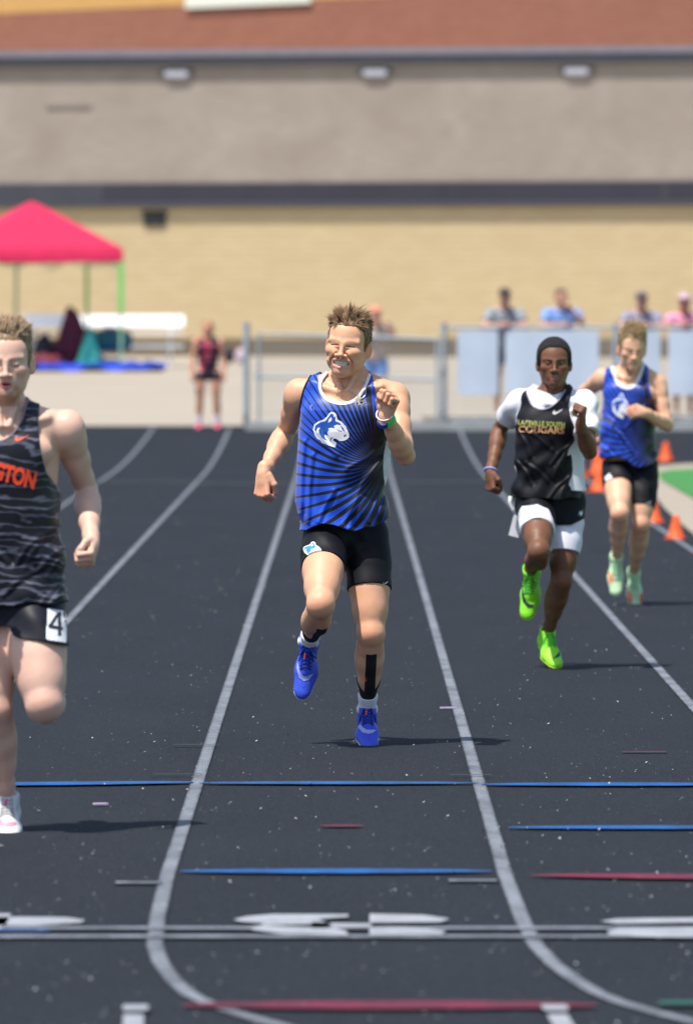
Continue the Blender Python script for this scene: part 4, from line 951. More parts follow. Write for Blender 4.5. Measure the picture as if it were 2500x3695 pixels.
EMB_B = [(738,866),(744,890),(756,880),(754,918),(788,932),(800,950),(765,944),(742,956),(752,972),(722,968),(700,974),(708,984),(694,1004),(700,1028),(672,1020),(676,1046),(700,1066),(672,1058),(650,1040),(634,1012),(628,988),(640,968),(622,968),(608,1000),(598,985),(606,950),(640,928),(680,918),(700,892),(722,862)]
EMB_E = [(722,886),(728,904),(726,916),(700,930),(704,908)]
EMB_N = [(818,1022),(838,1018),(836,1030),(820,1042)]
EMB_Y = [(768,978),(786,990),(808,992),(796,1000),(776,992)]
EMB_J = [(742,1040),(720,1060),(722,1084),(712,1062),(724,1040)]
EMB_R = [(790,948),(816,972),(828,1004),(812,990),(800,966)]

def emblem_layers(T, w=1, b=0):
    return [([T(*p) for p in EMB_W], w), ([T(*p) for p in EMB_B], b), ([T(*p) for p in EMB_E], w), ([T(*p) for p in EMB_N], b), ([T(*p) for p in EMB_Y], b), ([T(*p) for p in EMB_J], b), ([T(*p) for p in EMB_R], b)]

def stripe_mat(name, c0, blue=(.012, .085, .66), dark=(.004, .005, .012), n=44.0, panel=None):
    """sublimated print: dark rays that sweep out of a point low on one side, widening towards it"""
    M = Mat(name, rough=.42, spec=.4, sheen=.15)
    x, y, z = M.xyz(); dx = x - c0[0]; dz = z - c0[1]
    r = (dx * dx + dz * dz).sqrt(); th = dz.atan2(dx * -1)              # 0 = left, positive = up
    s_ = 1 - (r * -5.0).exp()
    ph = ((th - s_ * .81) / (1 - s_ * .60)).mx(th - s_ * 1.16).mn(th)
    v = (ph * (n / (2 * math.pi)) + M.noise(7, 1) * .12).fract()
    duty = r.ramp(.02, .40, .86, .10) + th.ramp(math.radians(30), math.radians(85), 0, .30) + th.ramp(math.radians(-35), math.radians(-80), 0, .26)
    edge = ((v - .5).abs() * 2 - (1 - duty)) * 9
    k = edge.ramp(-.5, .5)
    print_fade = r.ramp(.02, .2, .0, 1)  # print gradient: the blue deepens towards the centre of the rays
    bl = M.mix(print_fade, tuple(c * .35 for c in blue), blue); bl = M.mix(th.ramp(math.radians(30), math.radians(80), 0, .35), bl, (.05, .12, .68)); bl = M.mix(dx.ramp(-.10, .04, 0, .75), bl, (.006, .012, .10))
    pan = x.gt((z - 1.17) * (z - 1.17) * 1.2 + panel) * z.lt(1.275) if panel else None
    c_ = M.mix(k, bl, dark); c_ = M.mix(pan, c_, (.74, .76, .84)) if panel else c_
    M.set('Base Color', c_); M.bump(M.noise(900, 1), .05, .001)
    return M.m

def make_vest(B, root, p, x0, K, name, mat, zv, xl, xr, yf, yb, aL, aR, nk, nkb, hem, top, th=.006, fold=.0045, seed=1, h=.0035, armz=None, n=2.5, groups=('torso', 'neck'), pleat=.004):
    """sleeveless shirt: the torso's field grown outwards, widened to its hanging outline and cut at armholes, neck and hem"""
    X_ = lambda a: [(q - x0) / K for q in a]; Zf = lambda v: p(0, v)[2]
    zt = [Zf(v) for v in zv]
    g = Grid((min(X_(xl)) - .02, -.28, min(zt) - .04), (max(X_(xr)) + .02, .22, Zf(top)), h); X, Y, Z = g.bc((slice(None),) * 3)
    F = evalf(B.pick(*groups), g) - th
    F = smin(F, np.maximum(loft(X, Y, Z, zt, X_(xl), X_(xr), yf, yb, n), Z - zt[-1]), .05)
    zm = (zt[0] + zt[-1]) / 2
    F = F + folds(X, Y, Z, fold, seed) * np.clip((zm + .12 - Z) / .25, .15, 1) + pleat * np.sin(60 * X + 14 * Z + seed) * np.clip((zt[0] + .15 - Z) / .15, 0, 1)
    cr = np.random.default_rng(seed + 40); L_, R_q = X_(xl)[1], X_(xr)[1]; lines = []
    for i in range(10):
        sd = 1 if cr.random() < .5 else -1; xa = (R_q if sd > 0 else L_) * cr.uniform(.5, .95); za = zt[0] + cr.uniform(.12, .42); dx_ = -sd * cr.uniform(.04, .14); dz_ = -cr.uniform(.08, .16)
        lines.append([(xa, za), (xa + dx_ * .6, za + dz_ * .45), (xa + dx_, za + dz_)])
    F = F + creases(g, lines, .010, fold * .75)
    F = F.astype(np.float32); Fb = F
    zz = Z.ravel(); xx = X.ravel()
    def ip(x, pts, ix, iy): a = sorted([(q[ix], q[iy]) for q in pts]); return np.interp(x, [q[0] for q in a], [q[1] for q in a])
    L_ = [((u - x0) / K, Zf(v)) for u, v in aL]; R_ = [((u - x0) / K, Zf(v)) for u, v in aR]; N_ = [((u - x0) / K, Zf(v)) for u, v in nk]; Nb = [((u - x0) / K, Zf(v)) for u, v in nkb]; H_ = [((u - x0) / K, Zf(v)) for u, v in hem]
    arm = np.maximum(ip(zz, L_, 1, 0)[None, None, :] - X, X - ip(zz, R_, 1, 0)[None, None, :]); arm = np.where(Z > min(min(L_, key=lambda q: q[1])[1], min(R_, key=lambda q: q[1])[1]) - .01, arm, -.1)
    armL = np.where(Z > min(q[1] for q in L_), ip(zz, L_, 1, 0)[None, None, :] - X, -.1); armR = np.where(Z > min(q[1] for q in R_), X - ip(zz, R_, 1, 0)[None, None, :], -.1)
    F = np.maximum(F, np.maximum(armL, armR).astype(np.float32))
    F = np.maximum(F, ((Z - np.where(Y < 0, ip(xx, N_, 0, 1)[:, None, None], ip(xx, Nb, 0, 1)[:, None, None])) * .8).astype(np.float32))
    F = np.maximum(F, (ip(xx, H_, 0, 1)[:, None, None] + .004 * np.sin(45 * X + 20 * Y) - Z).astype(np.float32))
    o = link(name, field_mesh(name, F, g, mat)[0], root)
    return o, F, Fb, g, Relief(F, g)
def trim(parent, name, Fb, g, pts, w, mat, th=.0022, yl=.02):
    Y = g.ax[1][None, :, None]; q = spline(pts, 6)
    tr = np.maximum(np.maximum(dist2d(g, q) - w, Fb - th), -(Fb + .008)); tr = np.maximum(tr, np.where(Y < yl, -.1, .1)).astype(np.float32)
    return link(name, field_mesh(name, tr, g, mat)[0], parent)
def make_tights(B, root, name, mat, hems, waist, th=.006, h=.004, zsplit=None, xsplit=0.0, wr=.0022, legs='LR', torso=True):
    hips = [B.J['hipL'], B.J['hipR']]
    lo = np.minimum(*hips) - A3(.14, .42, .42); hi = np.maximum(*hips) + A3(.14, .2, .14); g = Grid(lo, hi, h); X, Y, Z = g.bc((slice(None),) * 3)
    F = np.maximum(evalf(B.pick('torso'), g), Z - waist) if torso else np.full(g.shape, FAR, np.float32)
    cut = []
    for sd, ht in zip('LR', hems):
        h_, k_ = B.J['hip' + sd], B.J['kne' + sd]; L = np.linalg.norm(k_ - h_); d = (k_ - h_) / L
        c = ((X - h_[0]) * d[0] + (Y - h_[1]) * d[1] + (Z - h_[2]) * d[2] - ht * L).astype(np.float32); cut.append(c)
        if sd in legs: F = smin(F, np.maximum(evalf(B.pick('thigh' + sd, 'knee' + sd), g), c), .03)
    zc = min(hips[0][2], hips[1][2]) - .06
    F = F - th + wr * np.sin(70 * (Z + .5 * X) + 4 * np.sin(12 * X)) * np.exp(-((Z - waist + .1) / .08) ** 2)
    F = np.maximum(F, np.where(Z < zc, np.where(X < xsplit, cut[0], cut[1]), -.1)); F = np.maximum(F, Z - waist).astype(np.float32)
    return link(name, field_mesh(name, F, g, mat)[0], root), F, g, Relief(F, g)
def put_text(parent, name, txt, c, width, rel, mat, off=.002, hscale=1.0, arc=0.0, tilt=0.0, bold=.02, sy=None):
    V, T = text_polys(txt, 1.0, bold); V = V - (V.min(0) + V.max(0)) / 2; w = np.ptp(V[:, 0]); V = V / w * width; V[:, 1] *= hscale
    if arc: V[:, 1] += arc * (V[:, 0] / width * 2) ** 2
    a = math.radians(tilt); V = np.stack([V[:, 0] * math.cos(a) - V[:, 1] * math.sin(a), V[:, 0] * math.sin(a) + V[:, 1] * math.cos(a)], 1) + np.asarray(c)
    return link(name, mesh_np(name, np.stack([V[:, 0], rel(V[:, 0], V[:, 1]) - off, V[:, 1]], 1), T, mat, smooth=False), parent)
# ================================================================== lead runner
CRES = [(.036, .07), (.034, .105), (.022, .135), (0, .148), (-.018, .14), (-.033, .115), (-.012, .128), (.004, .13), (.018, .118), (.026, .095)]
def build_lead():
    K = 870.0
    def p(u, v, y=0.0): return A3((u - 1250) / K, y, (2700 - v) / K)
    root = empty('person', (0, 35.4, 0), label='runner with gritted teeth in blue and black swirl singlet with wolf emblem, blue spikes', cat='person')
    J = dict(pelvis=p(1252, 1905, .02), neck=p(1258, 1372, -.06), head=p(1254, 1243, -.085),
             shoL=p(1083, 1418, .03), elbL=p(1030, 1560, .24), wriL=p(950, 1712, .07), hdirL=A3(-.05, -.2, -1), palmL=A3(.6, .75, 0),
             shoR=p(1420, 1432, -.06), elbR=p(1461, 1640, -.235), wriR=p(1390, 1496, -.41), hdirR=A3(.30, -.25, .85), palmR=A3(-.72, -.62, -.1),
             hipL=p(1172, 1950, -.02), kneL=p(1158, 2172, -.36), ankL=p(1112, 2318, .045),
             hipR=p(1326, 1950, .04), kneR=p(1338, 2285, -.10), ankR=p(1325, 2565, .12))
    B = Body(J, rot(-13, 4, 7), hs=1.07, face='grimace')
    body, _ = body_mesh(B, 'body', M_skin, root, (.74, .41, .24), lips=(.62, .3, .27), brow=A3(.30, .15, .07), h=.0045)
    teeth(B, root, M_teeth, w=.0255, zt=-.0650, zb=-.0750, yf=-.0805)
    # hair: brushed up and forward, lifted by the wind
    def capt(x, y, z): return .003 + .005 * np.clip((z - .068) / .045, 0, 1)
    def reg(x, y, z): return np.where(y < 0.036, (.070 - .9 * np.clip(np.abs(x) - .054, 0, .03)) - z - np.clip((y + .042) * 2.0, 0, .088), -.06 - z)
    def style(rt, u, r):
        f = np.clip((rt[:, 2] - .06) / .04, 0, 1)[:, None]; fr = np.clip((-rt[:, 1] + .01) / .06, 0, 1)[:, None]; xx = rt[:, :1] * A3(9, 0, 0)
        d0 = u * .35 + f * (A3(0, -.30, 1.0) * fr + A3(0, .7, .55) * (1 - fr) + xx * .7) + A3(0, .8, -.5) * (1 - f)
        d1 = u * .2 + f * (A3(.05, .35, .95) * fr + A3(0, .9, .1) * (1 - fr) + xx * 1.2) + A3(0, .7, -1.0) * (1 - f)
        return d0, d1, .38 + .55 * f[:, 0] + .55 * (f * fr)[:, 0]
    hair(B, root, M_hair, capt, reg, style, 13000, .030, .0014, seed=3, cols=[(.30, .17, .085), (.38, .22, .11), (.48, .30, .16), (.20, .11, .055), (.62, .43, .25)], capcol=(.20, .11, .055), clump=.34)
    # ---- singlet
    zt = [p(0, v)[2] for v in (1915, 1860, 1810, 1700, 1557, 1480, 1400, 1350)]
    def xs(*a): return [(q - 1250) / K for q in a]
    g = Grid((-.235, -.26, (2700 - 1935) / K), (.215, .2, (2700 - 1325) / K), .0035); X, Y, Z = g.bc((slice(None),) * 3)
    F = evalf(B.pick('torso', 'neck'), g) - .006
    Lf = loft(X, Y, Z, zt, xs(1084, 1072, 1063, 1070, 1078, 1096, 1150, 1190), xs(1402, 1400, 1394, 1386, 1390, 1385, 1350, 1310), [-.145, -.14, -.14, -.15, -.158, -.145, -.085, -.03], [.125, .12, .115, .11, .11, .1, .06, .03], n=2.5)
    F = smin(F, np.maximum(Lf, (Z - p(0, 1360)[2])), .05)
    F = F + folds(X, Y, Z, .0065, 1) * np.clip((p(0, 1540)[2] - Z) / .2, .12, 1) + .004 * np.sin(60 * X + 14 * Z) * np.clip((p(0, 1780)[2] - Z) / .1, 0, 1)
    cl = [[p(u, v)[[0, 2]] for u, v in q] for q in (((1098, 1590), (1090, 1700), (1086, 1850)), ((1128, 1640), (1116, 1760), (1112, 1880)), ((1385, 1650), (1310, 1740), (1240, 1890)), ((1392, 1730), (1360, 1800), (1335, 1880)), ((1205, 1770), (1170, 1830), (1150, 1880)), ((1118, 1470), (1150, 1560), (1215, 1640)), ((1385, 1600), (1330, 1650), (1250, 1690)), ((1300, 1790), (1270, 1840), (1262, 1900)))]
    F = (F + creases(g, cl, .010, .0055)).astype(np.float32)
    Fb = F
    # seams: armholes, neckline, hem (front profiles)
    zz = Z.ravel(); xx = X.ravel()
    aL = np.interp(zz, [p(0, v)[2] for v in (1570, 1530, 1500, 1462, 1412, 1380, 1345)], xs(1060, 1068, 1081, 1082, 1094, 1106, 1128))[None, None, :]
    aR = np.interp(zz, [p(0, v)[2] for v in (1600, 1586, 1538, 1485, 1414, 1360, 1340)], xs(1420, 1404, 1375, 1358, 1348, 1345, 1335))[None, None, :]
    nk = np.interp(xx, xs(1140, 1150, 1158, 1175, 1205, 1240, 1270, 1300, 1325, 1335), [p(0, v)[2] for v in (1330, 1380, 1405, 1430, 1450, 1455, 1448, 1424, 1380, 1330)])[:, None, None]
    nkb = np.interp(xx, xs(1150, 1180, 1260, 1330, 1350), [p(0, v)[2] for v in (1330, 1372, 1385, 1372, 1330)])[:, None, None]
    hem = np.interp(xx, xs(1070, 1081, 1105, 1130, 1160, 1220, 1279, 1340, 1399), [p(0, v)[2] for v in (1905, 1912, 1912, 1896, 1884, 1900, 1912, 1900, 1870)])[:, None, None]
    front = (Y < -.0)
    arm = np.where(Z > p(0, 1600)[2], np.maximum(aL - X, X - aR), -.1)
    F = np.maximum(F, arm.astype(np.float32)); F = np.maximum(F, (Z - np.where(front, nk, nkb)).astype(np.float32) * .8); F = np.maximum(F, (hem + .004 * np.sin(45 * X + 20 * Y) - Z).astype(np.float32))
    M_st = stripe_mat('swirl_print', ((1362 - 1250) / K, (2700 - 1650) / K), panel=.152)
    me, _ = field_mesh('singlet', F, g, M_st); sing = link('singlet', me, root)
    rel = Relief(F, g)
    q = spline([p(u, v)[[0, 2]] for u, v in ((1178, 1345), (1160, 1368), (1154, 1395), (1163, 1421), (1185, 1443), (1215, 1454), (1245, 1455), (1272, 1447), (1298, 1425), (1318, 1392), (1333, 1352))], 6)
    tr = np.maximum(np.maximum(dist2d(g, q) - .0068, Fb - .0022), -(Fb + .008)); tr = np.maximum(tr, np.where(Y < .02, -.1, .1)).astype(np.float32)
    link('neck_trim', field_mesh('neck_trim', tr, g, M_white_cloth)[0], sing)
    q = spline([p(u, v)[[0, 2]] for u, v in ((1347, 1395), (1351, 1420), (1362, 1485), (1379, 1538), (1404, 1582))], 6)
    tr = np.maximum(np.maximum(dist2d(g, q) - .0048, Fb - .002), -(Fb + .008)); tr = np.maximum(tr, np.where(Y < .02, -.1, .1)).astype(np.float32)
    link('armhole_trim', field_mesh('armhole_trim', tr, g, simple('blue_trim', (.01, .05, .42), .5))[0], sing)
    q = spline([p(u, v)[[0, 2]] for u, v in ((1124, 1350), (1106, 1382), (1094, 1412), (1083, 1462), (1081, 1500))], 6)
    tr = np.maximum(np.maximum(dist2d(g, q) - .0035, Fb - .002), -(Fb + .008)); tr = np.maximum(tr, np.where(Y < .02, -.1, .1)).astype(np.float32)
    link('armhole_trim', field_mesh('armhole_trim', tr, g, M_blackcloth)[0], sing)
    T = lambda cx, cy: tuple(p(cx / 2.096 + 850, cy / 2.096 + 1080)[[0, 2]])
    decal('wolf_emblem', emblem_layers(T), [M_print_b, M_print_w], rel, sing, h=.0016)
    # ---- half tights
    k0 = .004
    P1 = B.pick('torso'); lo, hi = A3(-.215, -.32, .52), A3(.205, .2, 1.02); g = Grid(lo, hi, .004); X, Y, Z = g.bc((slice(None),) * 3)
    F = np.maximum(evalf(P1, g), Z - .96)
    for sd, hem_t in (('L', .44), ('R', .53)):
        h_, kk = J['hip' + sd], J['kne' + sd]
        d = nrm(kk - h_); tt = (X - h_[0]) * d[0] + (Y - h_[1]) * d[1] + (Z - h_[2]) * d[2]; L = np.linalg.norm(kk - h_)
        F = smin(F, np.maximum(evalf(B.pick('thigh' + sd), g), (tt - hem_t * L).astype(np.float32)), .03)
    F = F - .0065 + .0022 * np.sin(70 * (Z + .5 * X) + 4 * np.sin(12 * X)) * np.exp(-((Z - .86) / .07) ** 2)
    cutl = []
    for sd, hem_t in (('L', .44), ('R', .53)):
        h_, kk = J['hip' + sd], J['kne' + sd]; d = nrm(kk - h_); L = np.linalg.norm(kk - h_)
        cutl.append((X - h_[0]) * d[0] + (Y - h_[1]) * d[1] + (Z - h_[2]) * d[2] - hem_t * L)
    half = np.where(X < .0, cutl[0], cutl[1]); F = np.maximum(F, np.where(Z < .84, half, -.1).astype(np.float32)); F = np.maximum(F, (Z - .955).astype(np.float32))
    me, _ = field_mesh('half_tights', F, g, M_blackcloth); sh = link('half_tights', me, root); rel2 = Relief(F, g)
    T2 = lambda cx, cy: tuple(p(1094 + (cx - 586) * .253, 1951 + (cy - 848) * .207)[[0, 2]])
    decal('wolf_emblem', emblem_layers(T2), [simple('sky_print', (.03, .25, .7), .5), M_print_w], rel2, sh, h=.0016)
    decal('curved_mark', [([tuple(q) for q in place(SWOOSH, (1380 - 1250) / K, (2700 - 2106) / K, .026, .032, 8)], 0)], [M_print_w], rel2, sh, h=.0014)
    # ---- tape, socks, spikes
    M_tape = simple('kinesiology_tape', (.006, .006, .008), .75, .3, 40); M_or = simple('orange_print', (.9, .12, .01), .5, .05)
    for sd in 'LR':
        k_, a_ = J['kne' + sd], J['ank' + sd]; c = nrm(a_ - k_); dn = .9
        ax = A3(0, -1, 0) if sd == 'R' else A3(.25, -.35, -.9); fw = nrm(ax - c * (ax @ c)); sd_ax = np.cross(fw, c)
        def strip(X, Y, Z, w=.0225, off=.006):
            return np.maximum(np.abs((X - k_[0]) * sd_ax[0] + (Y - k_[1]) * sd_ax[1] + (Z - k_[2]) * sd_ax[2] - off) - w, -((X - k_[0]) * fw[0] + (Y - k_[1]) * fw[1] + (Z - k_[2]) * fw[2]))
        s0 = .17 if sd == 'R' else .28
        tp, Ft, gt = offset_band(B, ['shin' + sd], .002, [along(k_, a_, s0, .92), strip], 'shin_tape', M_tape, root)
        def tilt(X, Y, Z):
            L = np.linalg.norm(a_ - k_); t = (X - k_[0]) * c[0] + (Y - k_[1]) * c[1] + (Z - k_[2]) * c[2]; s_ = (X - k_[0]) * sd_ax[0] + (Y - k_[1]) * sd_ax[1] + (Z - k_[2]) * sd_ax[2]
            fr = (X - k_[0]) * fw[0] + (Y - k_[1]) * fw[1] + (Z - k_[2]) * fw[2]
            return np.abs(t - .75 * L + .9 * (s_ * s_) / .045 - .01) - .0225
        offset_band(B, ['shin' + sd], .0032, [tilt], 'wrap_tape', M_tape, root)
        if sd == 'R':
            rt = Relief(Ft, gt)
            for (u, v, w, a) in ((1341, 2345, .02, 0), (1319, 2451, .018, 90)):
                V, T_ = text_polys('KT', 1.0, .03); V = V / np.ptp(V[:, 0]) * w; V -= V.mean(0); V[:, 1] *= .75
                if a: V = np.stack([-V[:, 1], V[:, 0]], 1)
                V = V + A3(*p(u, v))[[0, 2]]; link('lettering', mesh_np('lettering', np.stack([V[:, 0], rt(V[:, 0], V[:, 1]) - .0075, V[:, 1]], 1), T_, M_or, smooth=False), tp)
        def rib(X, Y, Z): return .006 + .0012 * np.sin(((X - k_[0]) * c[0] + (Y - k_[1]) * c[1] + (Z - k_[2]) * c[2]) * 620)
        offset_band(B, ['shin' + sd, 'ankle' + sd], rib, [along(k_, a_, .80 if sd == 'R' else .79, 1.06)], 'sock', simple('white_sock', (.78, .8, .86), .85, .05), root, h=.003)
    Mu = Mat('mesh_upper', rough=.5); n = Mu.noise(260, 2); x_, y_, z_ = Mu.xyz()
    Mu.set('Base Color', Mu.mix(n.ramp(.35, .65), (.02, .06, .58), (.06, .12, .8))); Mu.bump(n, .25, .002)
    Ms = simple('pale_sole', (.62, .82, .66), .5, .05); Ml = simple('navy_lace', (.008, .02, .3), .6); Mp = simple('lilac_print', (.35, .42, .9), .4, .04); Mt = simple('orange_tip', (.9, .13, .05), .5)
    sw = [place([(-a_, b_) for a_, b_ in SWOOSH], .042, .075, .075, .085, -62), place(SWOOSH, -.042, .1, .05, .06, 62)]
    shoe(B, 'L', root, [Mu.m, Ms, Ml, Mp], A3(-.12, -.28, -.95), A3(-.05, -.94, .26), 1.08, sw=[CRES], lace=1, tongue=Mt, mirror=-1)
    shoe(B, 'R', root, [Mu.m, Ms, Ml, Mp], A3(.02, -.93, -.36), A3(0, -.36, .93), 1.08, sw=[CRES], lace=1, tongue=Mt)
    # ---- necklace with cross, wrist bands
    m = MB(); ch = spline([p(u, v, 0) for u, v in ((1192, 1350), (1200, 1365), (1225, 1385), (1262, 1406), (1288, 1423))], 14)
    Gs = Grid(A3(-.12, -.26, 1.38), A3(.14, .1, 1.62), .004); relb = Relief(np.minimum(evalf(B.pick('torso', 'neck'), Gs), FAR), Gs)
    def lay(pts, off): return [(q[0], min(float(relb(q[0], q[2])), float(rel(q[0], q[2])) if True else 9) - off, q[2]) for q in pts]
    m.tube(lay(ch, .004), .0016, 5); ch2 = spline([p(u, v, 0) for u, v in ((1312, 1366), (1315, 1385), (1319, 1420), (1305, 1436), (1296, 1438))], 10)
    m.tube(lay(ch2, .006), .0016, 5); neck = m.build('necklace', M_silver, root, smooth=True)
    yb = float(rel(*p(1295, 1440)[[0, 2]])) - .015; m = MB(); c = p(1293, 1442); R = Matrix.Rotation(math.radians(-10), 3, 'Y')
    Mg = simple('pale_gold', (.85, .78, .55), .3, .05, metal=.35)
    m.box((c[0], yb, c[2]), (.009, .006, .042), 0, R); m.box((c[0] - .001, yb - .0012, c[2] + .006), (.026, .0046, .009), 0, R); m.build('cross_pendant', Mg, neck)
    V, T_ = text_polys('2', .034, .0008); V -= V.mean(0); a = math.radians(-32); V = np.stack([V[:, 0] * math.cos(a) - V[:, 1] * math.sin(a), V[:, 0] * math.sin(a) + V[:, 1] * math.cos(a)], 1)
    c = p(1312, 1450); link('number_pendant', mesh_np('number_pendant', np.stack([V[:, 0] + c[0], np.full(len(V), yb - .003), V[:, 1] + c[2]], 1), T_, M_silver, smooth=False), neck)
    e, w = J['elbR'], J['wriR']
    Mb = Mat('two_tone_band', rough=.5); x_, y_, z_ = Mb.xyz(); Mb.set('Base Color', Mb.mix(x_.gt(w[0] + .008), (.01, .05, .35), (.02, .75, .1)))
    offset_band(B, ['farmR', 'handR'], .0035, [along(e, w, .875, .96)], 'wristband', Mb.m, root, h=.003)
    d = nrm(w - e); o1 = nrm(np.cross(d, A3(0, 0, 1))); o2 = np.cross(d, o1); m = MB(); cc = w + d * .012
    m.tube([cc + (o1 * math.cos(t) * .035 + o2 * math.sin(t) * .036) + d * .006 * math.cos(t) for t in np.linspace(0, 2 * math.pi, 25)[:-1]], .0032, 6, closed=True); m.build('bracelet', M_print_w, root, smooth=True)
    return root
lead = build_lead()
# ================================================================== runner at the left edge
def build_left():
    K = 1047.0
    def p(u, v, y=0.0): return A3((u - 20) / K, y, (3014 - v) / K)
    root = empty('person', ((20 - 1250) / 1047, 29.4, 0), label='runner at left edge in black zebra-striped singlet with orange letters, number 4 on shorts', cat='person')
    J = dict(pelvis=p(30, 2170, .03), neck=p(20, 1490, -.04), head=p(32, 1302, -.06),
             shoR=p(238, 1542, .0), elbR=p(308, 1775, .16), wriR=p(333, 1962, -.05), hdirR=A3(-.02, -.78, -.62), palmR=A3(-1, 0, 0),
             shoL=p(-188, 1535, -.02), elbL=p(-250, 1740, -.16), wriL=p(-200, 1640, -.36), hdirL=A3(.1, -.4, .9), palmL=A3(.8, -.2, 0),
             hipL=p(-55, 2200, .03), kneL=p(-12, 2560, -.08), ankL=p(24, 2895, .10),
             hipR=p(118, 2200, -.01), kneR=p(168, 2535, -.17), ankR=p(160, 2500, .26))
    B = Body(J, rot(-2, 7, 0), hs=1.02, face='o', jaw=.049, build=1.0, leg={'R': 1.16})
    body_mesh(B, 'body', M_skin, root, (.74, .49, .38), lips=(.66, .14, .15), brow=A3(.34, .20, .12), beard=(.36, .15, .04), blush=.8)
    def capt(x, y, z): return .003 + .004 * np.clip((z - .070) / .035, 0, 1)
    def reg(x, y, z): return np.where(y < 0.036, (.072 - .9 * np.clip(np.abs(x) - .056, 0, .03)) - z - np.clip((y + .042) * 2.0, 0, .088), -.06 - z)
    def style(rt, u, r):
        f = np.clip((rt[:, 2] - .06) / .04, 0, 1)[:, None]; fr = np.clip((-rt[:, 1] + .01) / .06, 0, 1)[:, None]; xx = rt[:, :1] * A3(6, 0, 0)
        return u * .3 + f * (A3(.0, -.25, .9) * fr + A3(0, .9, .3) * (1 - fr) + xx) + A3(0, .9, -.3) * (1 - f), u * .15 + f * (A3(.2, .9, .35) + xx) + A3(0, .9, -.7) * (1 - f), .55 + .7 * f[:, 0]
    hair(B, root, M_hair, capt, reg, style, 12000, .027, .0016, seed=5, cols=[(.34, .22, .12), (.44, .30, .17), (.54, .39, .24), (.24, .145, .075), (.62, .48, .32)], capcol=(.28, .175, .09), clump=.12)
    # zebra singlet
    Mz = Mat('zebra_print', rough=.4, spec=.35, sheen=.1); x, y, z = Mz.xyz(); w = Mz.noise(6, 2, (1, 1, 2.2)); w2 = Mz.noise(22, 2, (.6, 1, 2))
    s_ = ((z * 30 + x * 2.4 + w * 3.0 + w2 * .9) * 2 * math.pi).sin(); k = (s_ + (w2 - .5) * 2.2).ramp(.30, 1.25)
    Mz.set('Base Color', Mz.mix(k, (.005, .0055, .012), (.13, .14, .20))); Mz.bump(Mz.noise(500, 1), .08, .001)
    zv = (2300, 2200, 2090, 1950, 1840, 1700, 1600, 1500)
    o, F, Fb, g, rel = make_vest(B, root, p, 20, K, 'singlet', Mz.m, zv, (-165, -168, -170, -165, -165, -150, -120, -60), (262, 250, 240, 228, 212, 190, 160, 100),
        (-.14, -.138, -.13, -.128, -.138, -.145, -.13, -.06), (.14, .135, .12, .11, .11, .11, .09, .04),
        aL=((-180, 1800), (-150, 1740), (-115, 1650), (-100, 1560), (-98, 1440)), aR=((226, 1800), (210, 1758), (172, 1705), (152, 1620), (142, 1520), (148, 1430)),
        nk=((-75, 1420), (-62, 1500), (-40, 1560), (-8, 1590), (22, 1585), (56, 1560), (84, 1515), (100, 1460), (108, 1415)), nkb=((-80, 1415), (0, 1470), (60, 1470), (108, 1415)),
        hem=((-200, 2190), (20, 2180), (260, 2170)), top=1400, fold=.005, seed=4, pleat=.002)
    trim(o, 'neck_trim', Fb, g, [p(u, v)[[0, 2]] for u, v in ((106, 1435), (98, 1465), (84, 1515), (56, 1560), (22, 1586), (-8, 1590))], .0032, simple('grey_pink_trim', (.25, .2, .22), .6), th=.0018)
    M_or = simple('orange_lettering', (.95, .075, .02), .5, .05)
    put_text(o, 'lettering', 'INGTON', p(35, 1706)[[0, 2]], .198, rel, M_or, off=.003, hscale=1.55, tilt=-13, bold=.05, arc=-.004)
    decal('curved_mark', [(place(SWOOSH, *p(60, 1583)[[0, 2]], .05, .055, -2), 0)], [M_or], rel, o, h=.0014, off=.0025)
    # loose shorts
    Ms = simple('black_woven', (.007, .008, .016), .5, .3, 18, spec=.25)
    lo = A3(-.24, -.42, .58); hi = A3(.28, .26, .9); g = Grid(lo, hi, .004); X, Y, Z = g.bc((slice(None),) * 3)
    F = evalf(B.pick('torso'), g)
    for sd in 'LR': F = smin(F, evalf(B.pick('thigh' + sd), g), .05)
    F = F - .012 + .004 * np.sin(38 * X + 16 * Z + 2 * np.sin(9 * Z)) * np.clip((.86 - Z) / .1, 0, 1)
    hl, hr = p(0, 2256)[2], p(0, 2306)[2]
    hm = np.interp(X.ravel(), [(q - 20) / K for q in (-150, 40, 52, 70, 150, 244, 270)], [p(0, v)[2] for v in (2256, 2256, 2285, 2296, 2306, 2326, 2332)])[:, None, None]
    F = np.maximum(F, hm - Z - .05 * np.clip(Y, 0, 1)); F = np.maximum(F, Z - .875).astype(np.float32)
    so = link('shorts', field_mesh('shorts', F, g, Ms)[0], root); r2 = Relief(F, g)
    pl = [p(u, v)[[0, 2]] for u, v in ((177, 2194), (184, 2192), (236, 2203), (241, 2209), (246, 2310), (242, 2313), (180, 2302), (174, 2296))]
    patch = decal('number_patch', [([tuple(q) for q in pl], 0)], [simple('patch_white', (.8, .84, .88), .45, .04)], r2, so, h=.0025, off=.002)
    def poly4(): return [([tuple(p(u, v)[[0, 2]]) for u, v in q], 0) for q in (((212, 2207), (224, 2206), (196, 2250), (182, 2253)), ((182, 2247), (232, 2259), (232, 2269), (182, 2259)), ((214, 2207), (224, 2206), (227, 2288), (216, 2288)))]
    decal('digit', poly4(), [simple('digit_ink', (.03, .025, .03), .5)], lambda x, z: r2(x, z) - .002, patch, h=.0014, off=.0022)
    m = MB()
    Gs = Grid(A3(-.16, -.2, 1.36), A3(.12, .08, 1.6), .004); rb = Relief(evalf(B.pick('torso', 'neck', 'head'), Gs), Gs)
